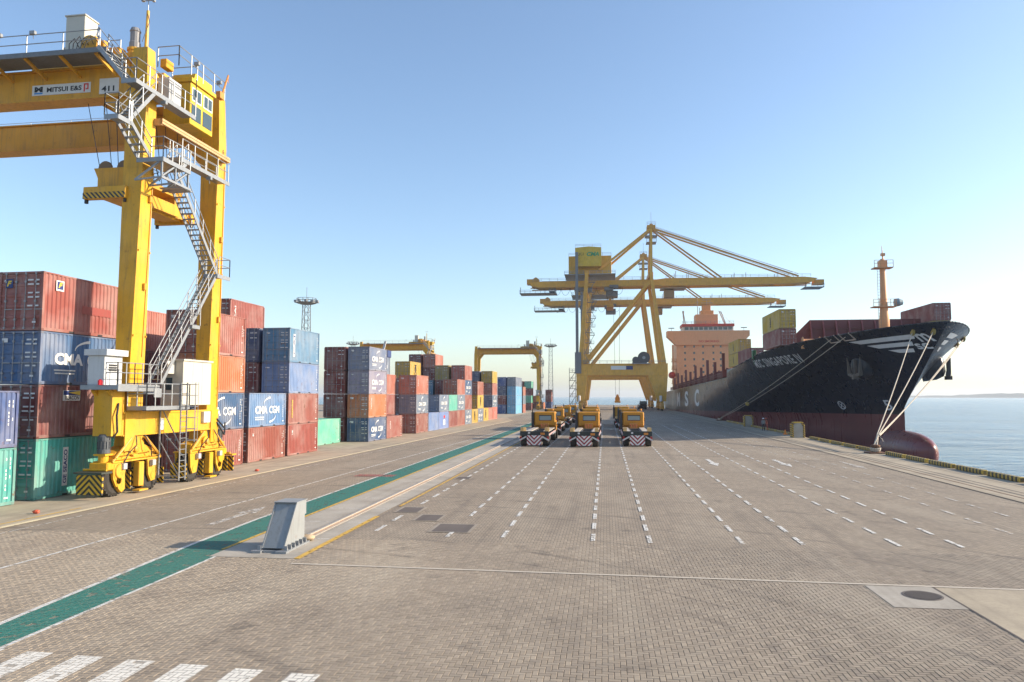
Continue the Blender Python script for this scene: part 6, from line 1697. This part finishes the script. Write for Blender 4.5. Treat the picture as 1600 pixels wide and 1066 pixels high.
mb = MB(); mb.lathe([(0.3, 0), (0.28, 0.05), (0.17, 0.1), (0.05, 0.65)], 14, 'z'); o = mb.build('orange_cone', m_obj, None, (0.7, 0.2, 0.02), True, (23.1, 101.0, 0.009)); tag(o, 'orange traffic cone near the striped guard block', 'cone')
# scraps by the yard line
for (px, py, s_, lab) in ((-23.9, 29.2, 0.65, 'small red crushed object lying on the yard edge at left'), (-22.9, 47.3, 0.6, 'small red scrap lying beside the yard line')):
    mb = MB(); rng = random.Random(int(py)); n = 9
    for k in range(6):
        a = math.pi*k/5
        for i in range(n): t_ = 2*math.pi*i/n; r = (0.16*math.sin(a)+0.01)*s_*(1+rng.uniform(-0.35, 0.35)); mb.v.append((1.5*r*math.cos(t_), r*math.sin(t_), (0.13-0.13*math.cos(a))*s_))
    mb.f = [(k*n+i, k*n+(i+1) % n, (k+1)*n+(i+1) % n, (k+1)*n+i) for k in range(5) for i in range(n)]; mb.m = [0]*len(mb.f)
    o = mb.build('scrap', m_obj, None, (0.55, 0.10, 0.05), False, (px, py, 0.008)); tag(o, lab, 'scrap')

# light masts
def light_mast(loc, h, lab):
    e = empty('light_mast', loc); tag(e, lab, 'light mast', 'floodlight masts')
    mb = MB(); b0, b1 = 1.2, 0.75; L = 14
    P = lambda k, i, j: Vector(((b0+(b1-b0)*k/L)*i, (b0+(b1-b0)*k/L)*j, h*k/L))
    for i, j in ((-1, -1), (1, -1), (1, 1), (-1, 1)): mb.beam(P(0, i, j), P(L, i, j), 0.16, 0.16)
    for k in range(L):
        for (a, b) in (((-1, -1), (1, -1)), ((1, -1), (1, 1)), ((1, 1), (-1, 1)), ((-1, 1), (-1, -1))):
            mb.beam(P(k, *a), P(k+1, *b), 0.08, 0.08); mb.beam(P(k+1, *a), P(k+1, *b), 0.08, 0.08)
    mb.build('lattice_tower', m_galv, e)
    mb = MB(); mb.lathe([(1.6, h), (2.6, h+0.3), (2.6, h+0.45), (1.6, h+0.5)], 16); mb.rail([(2.5*math.cos(a*math.pi/6), 2.5*math.sin(a*math.pi/6), h+0.45) for a in range(13)], 1.1, 0.06, 1.3); mb.tube((0, 0, h), (0, 0, h+4.5), 0.06, 5); mb.build('lamp_gallery', m_grate, e)
    for k in range(10):
        a = 2*math.pi*k/10; mb = MB(); mb.cbox((2.85*math.cos(a), 2.85*math.sin(a), h+0.75), (0.7, 0.7, 0.55)); mb.build('floodlight', m_galv, e)
    return e
light_mast((-77.5, 186, 0), 29.0, 'tall lattice floodlight mast rising behind the blue topped containers')
light_mast((-27.0, 372, 0), 29.5, 'lattice floodlight mast beside the far yard gantry')
light_mast((-120.0, 345, 0), 29.5, 'small distant floodlight mast above the dark maroon stack')
# dark blue hopper-like block above the far stack
e = empty('office_block', yw(150, -34)); tag(e, 'small dark blue crane house peeping above the far stacks', 'crane house')
mb = MB(); mb.box(-0.9, 0.9, -0.9, 0.9, 0, 14.2); mb.build('column', m_paint, e, (0.2, 0.21, 0.22)); mb = MB(); mb.prism([(-2.2, 16.6), (2.0, 16.6), (2.0, 15.0), (0.6, 13.4), (-0.6, 13.4), (-2.2, 15.6)], -1.5, 1.5, 'y'); mb.build('house', m_paint, e, (0.04, 0.07, 0.2)); mb = MB(); mb.beam((0.3, 0, 16.6), (0.9, 0, 19.0), 0.5, 0.5); mb.build('boom_stub', m_paint, e, (0.5, 0.5, 0.5))

# ================================================================ PEOPLE
def person(loc, rz, shirt, trousers, helmet, lab, lean=0.0):
    e = empty('person', loc, rz); tag(e, lab, 'person', 'dock workers')
    V = [(0, 0, 0.95), (0, 0, 1.18), (0, lean*0.5, 1.40), (0, lean*0.6, 1.50), (0, lean*0.7, 1.66),
         (0.19, lean*0.5, 1.42), (0.25, 0.03+lean*0.4, 1.14), (0.24, 0.14+lean*0.3, 0.92), (-0.19, lean*0.5, 1.42), (-0.26, 0.02+lean*0.4, 1.14), (-0.25, 0.10+lean*0.3, 0.90),
         (0.1, 0.0, 0.90), (0.12, 0.06, 0.5), (0.13, 0.0, 0.09), (0.14, 0.14, 0.04), (-0.1, 0.0, 0.90), (-0.12, -0.04, 0.5), (-0.13, -0.1, 0.09), (-0.14, 0.04, 0.04)]
    E_ = [(0,1), (1,2), (2,3), (3,4), (2,5), (5,6), (6,7), (2,8), (8,9), (9,10), (0,11), (11,12), (12,13), (13,14), (0,15), (15,16), (16,17), (17,18)]
    rad = [.15, .14, .15, .065, .105, .075, .055, .042, .075, .055, .042, .095, .075, .055, .05, .095, .075, .055, .05]
    me = bpy.data.meshes.new('body'); me.from_pydata(V, E_, []); o = obj('body', me, m_cloth, e, shirt)
    sk = o.modifiers.new('skin', 'SKIN'); ss = o.modifiers.new('sub', 'SUBSURF'); ss.levels = 1; ss.render_levels = 1
    for i, r in enumerate(rad): me.skin_vertices[0].data[i].radius = (r, r)
    me.skin_vertices[0].data[0].use_root = True
    t = NT('clothing'); tc = t.n('ShaderNodeTexCoord'); sp = t.n('ShaderNodeSeparateXYZ'); t.link(tc.outputs['Object'], sp.inputs[0]); z = sp.outputs[2]
    c = t.mix(t.M('GREATER_THAN', z, 0.96), trousers, shirt); c = t.mix(t.M('GREATER_THAN', z, 1.5), c, (0.12, 0.065, 0.045)); c = t.mix(t.M('LESS_THAN', z, 0.12), c, (0.02, 0.02, 0.02))
    me.materials.clear(); me.materials.append(t.done(t.bsdf(c, 0.9)))
    mb = MB(); mb.lathe([(0.155, 1.69), (0.14, 1.70), (0.135, 1.76), (0.09, 1.83), (0.02, 1.85)], 14, 'z', (0, lean*0.7, 0)); mb.box(-0.09, 0.09, 0.12+lean*0.7, 0.21+lean*0.7, 1.69, 1.705); mb.build('helmet', m_obj, e, helmet, True)
    mb = MB(); mb.cbox((0, lean*0.7+0.115, 1.645), (0.03, 0.035, 0.045)); mb.build('nose', m_obj, e, (0.12, 0.065, 0.045))
    return e
person((22.6, 112.0, 0.009), R(160), (0.22, 0.22, 0.21), (0.03, 0.035, 0.05), (0.8, 0.8, 0.8), 'dock worker in grey shirt and white helmet on the quay edge')
person((23.3, 112.8, 0.009), R(60), (0.5, 0.12, 0.07), (0.45, 0.10, 0.07), (0.5, 0.1, 0.06), 'person in orange red clothing leaning beside the helmeted worker', 0.18)
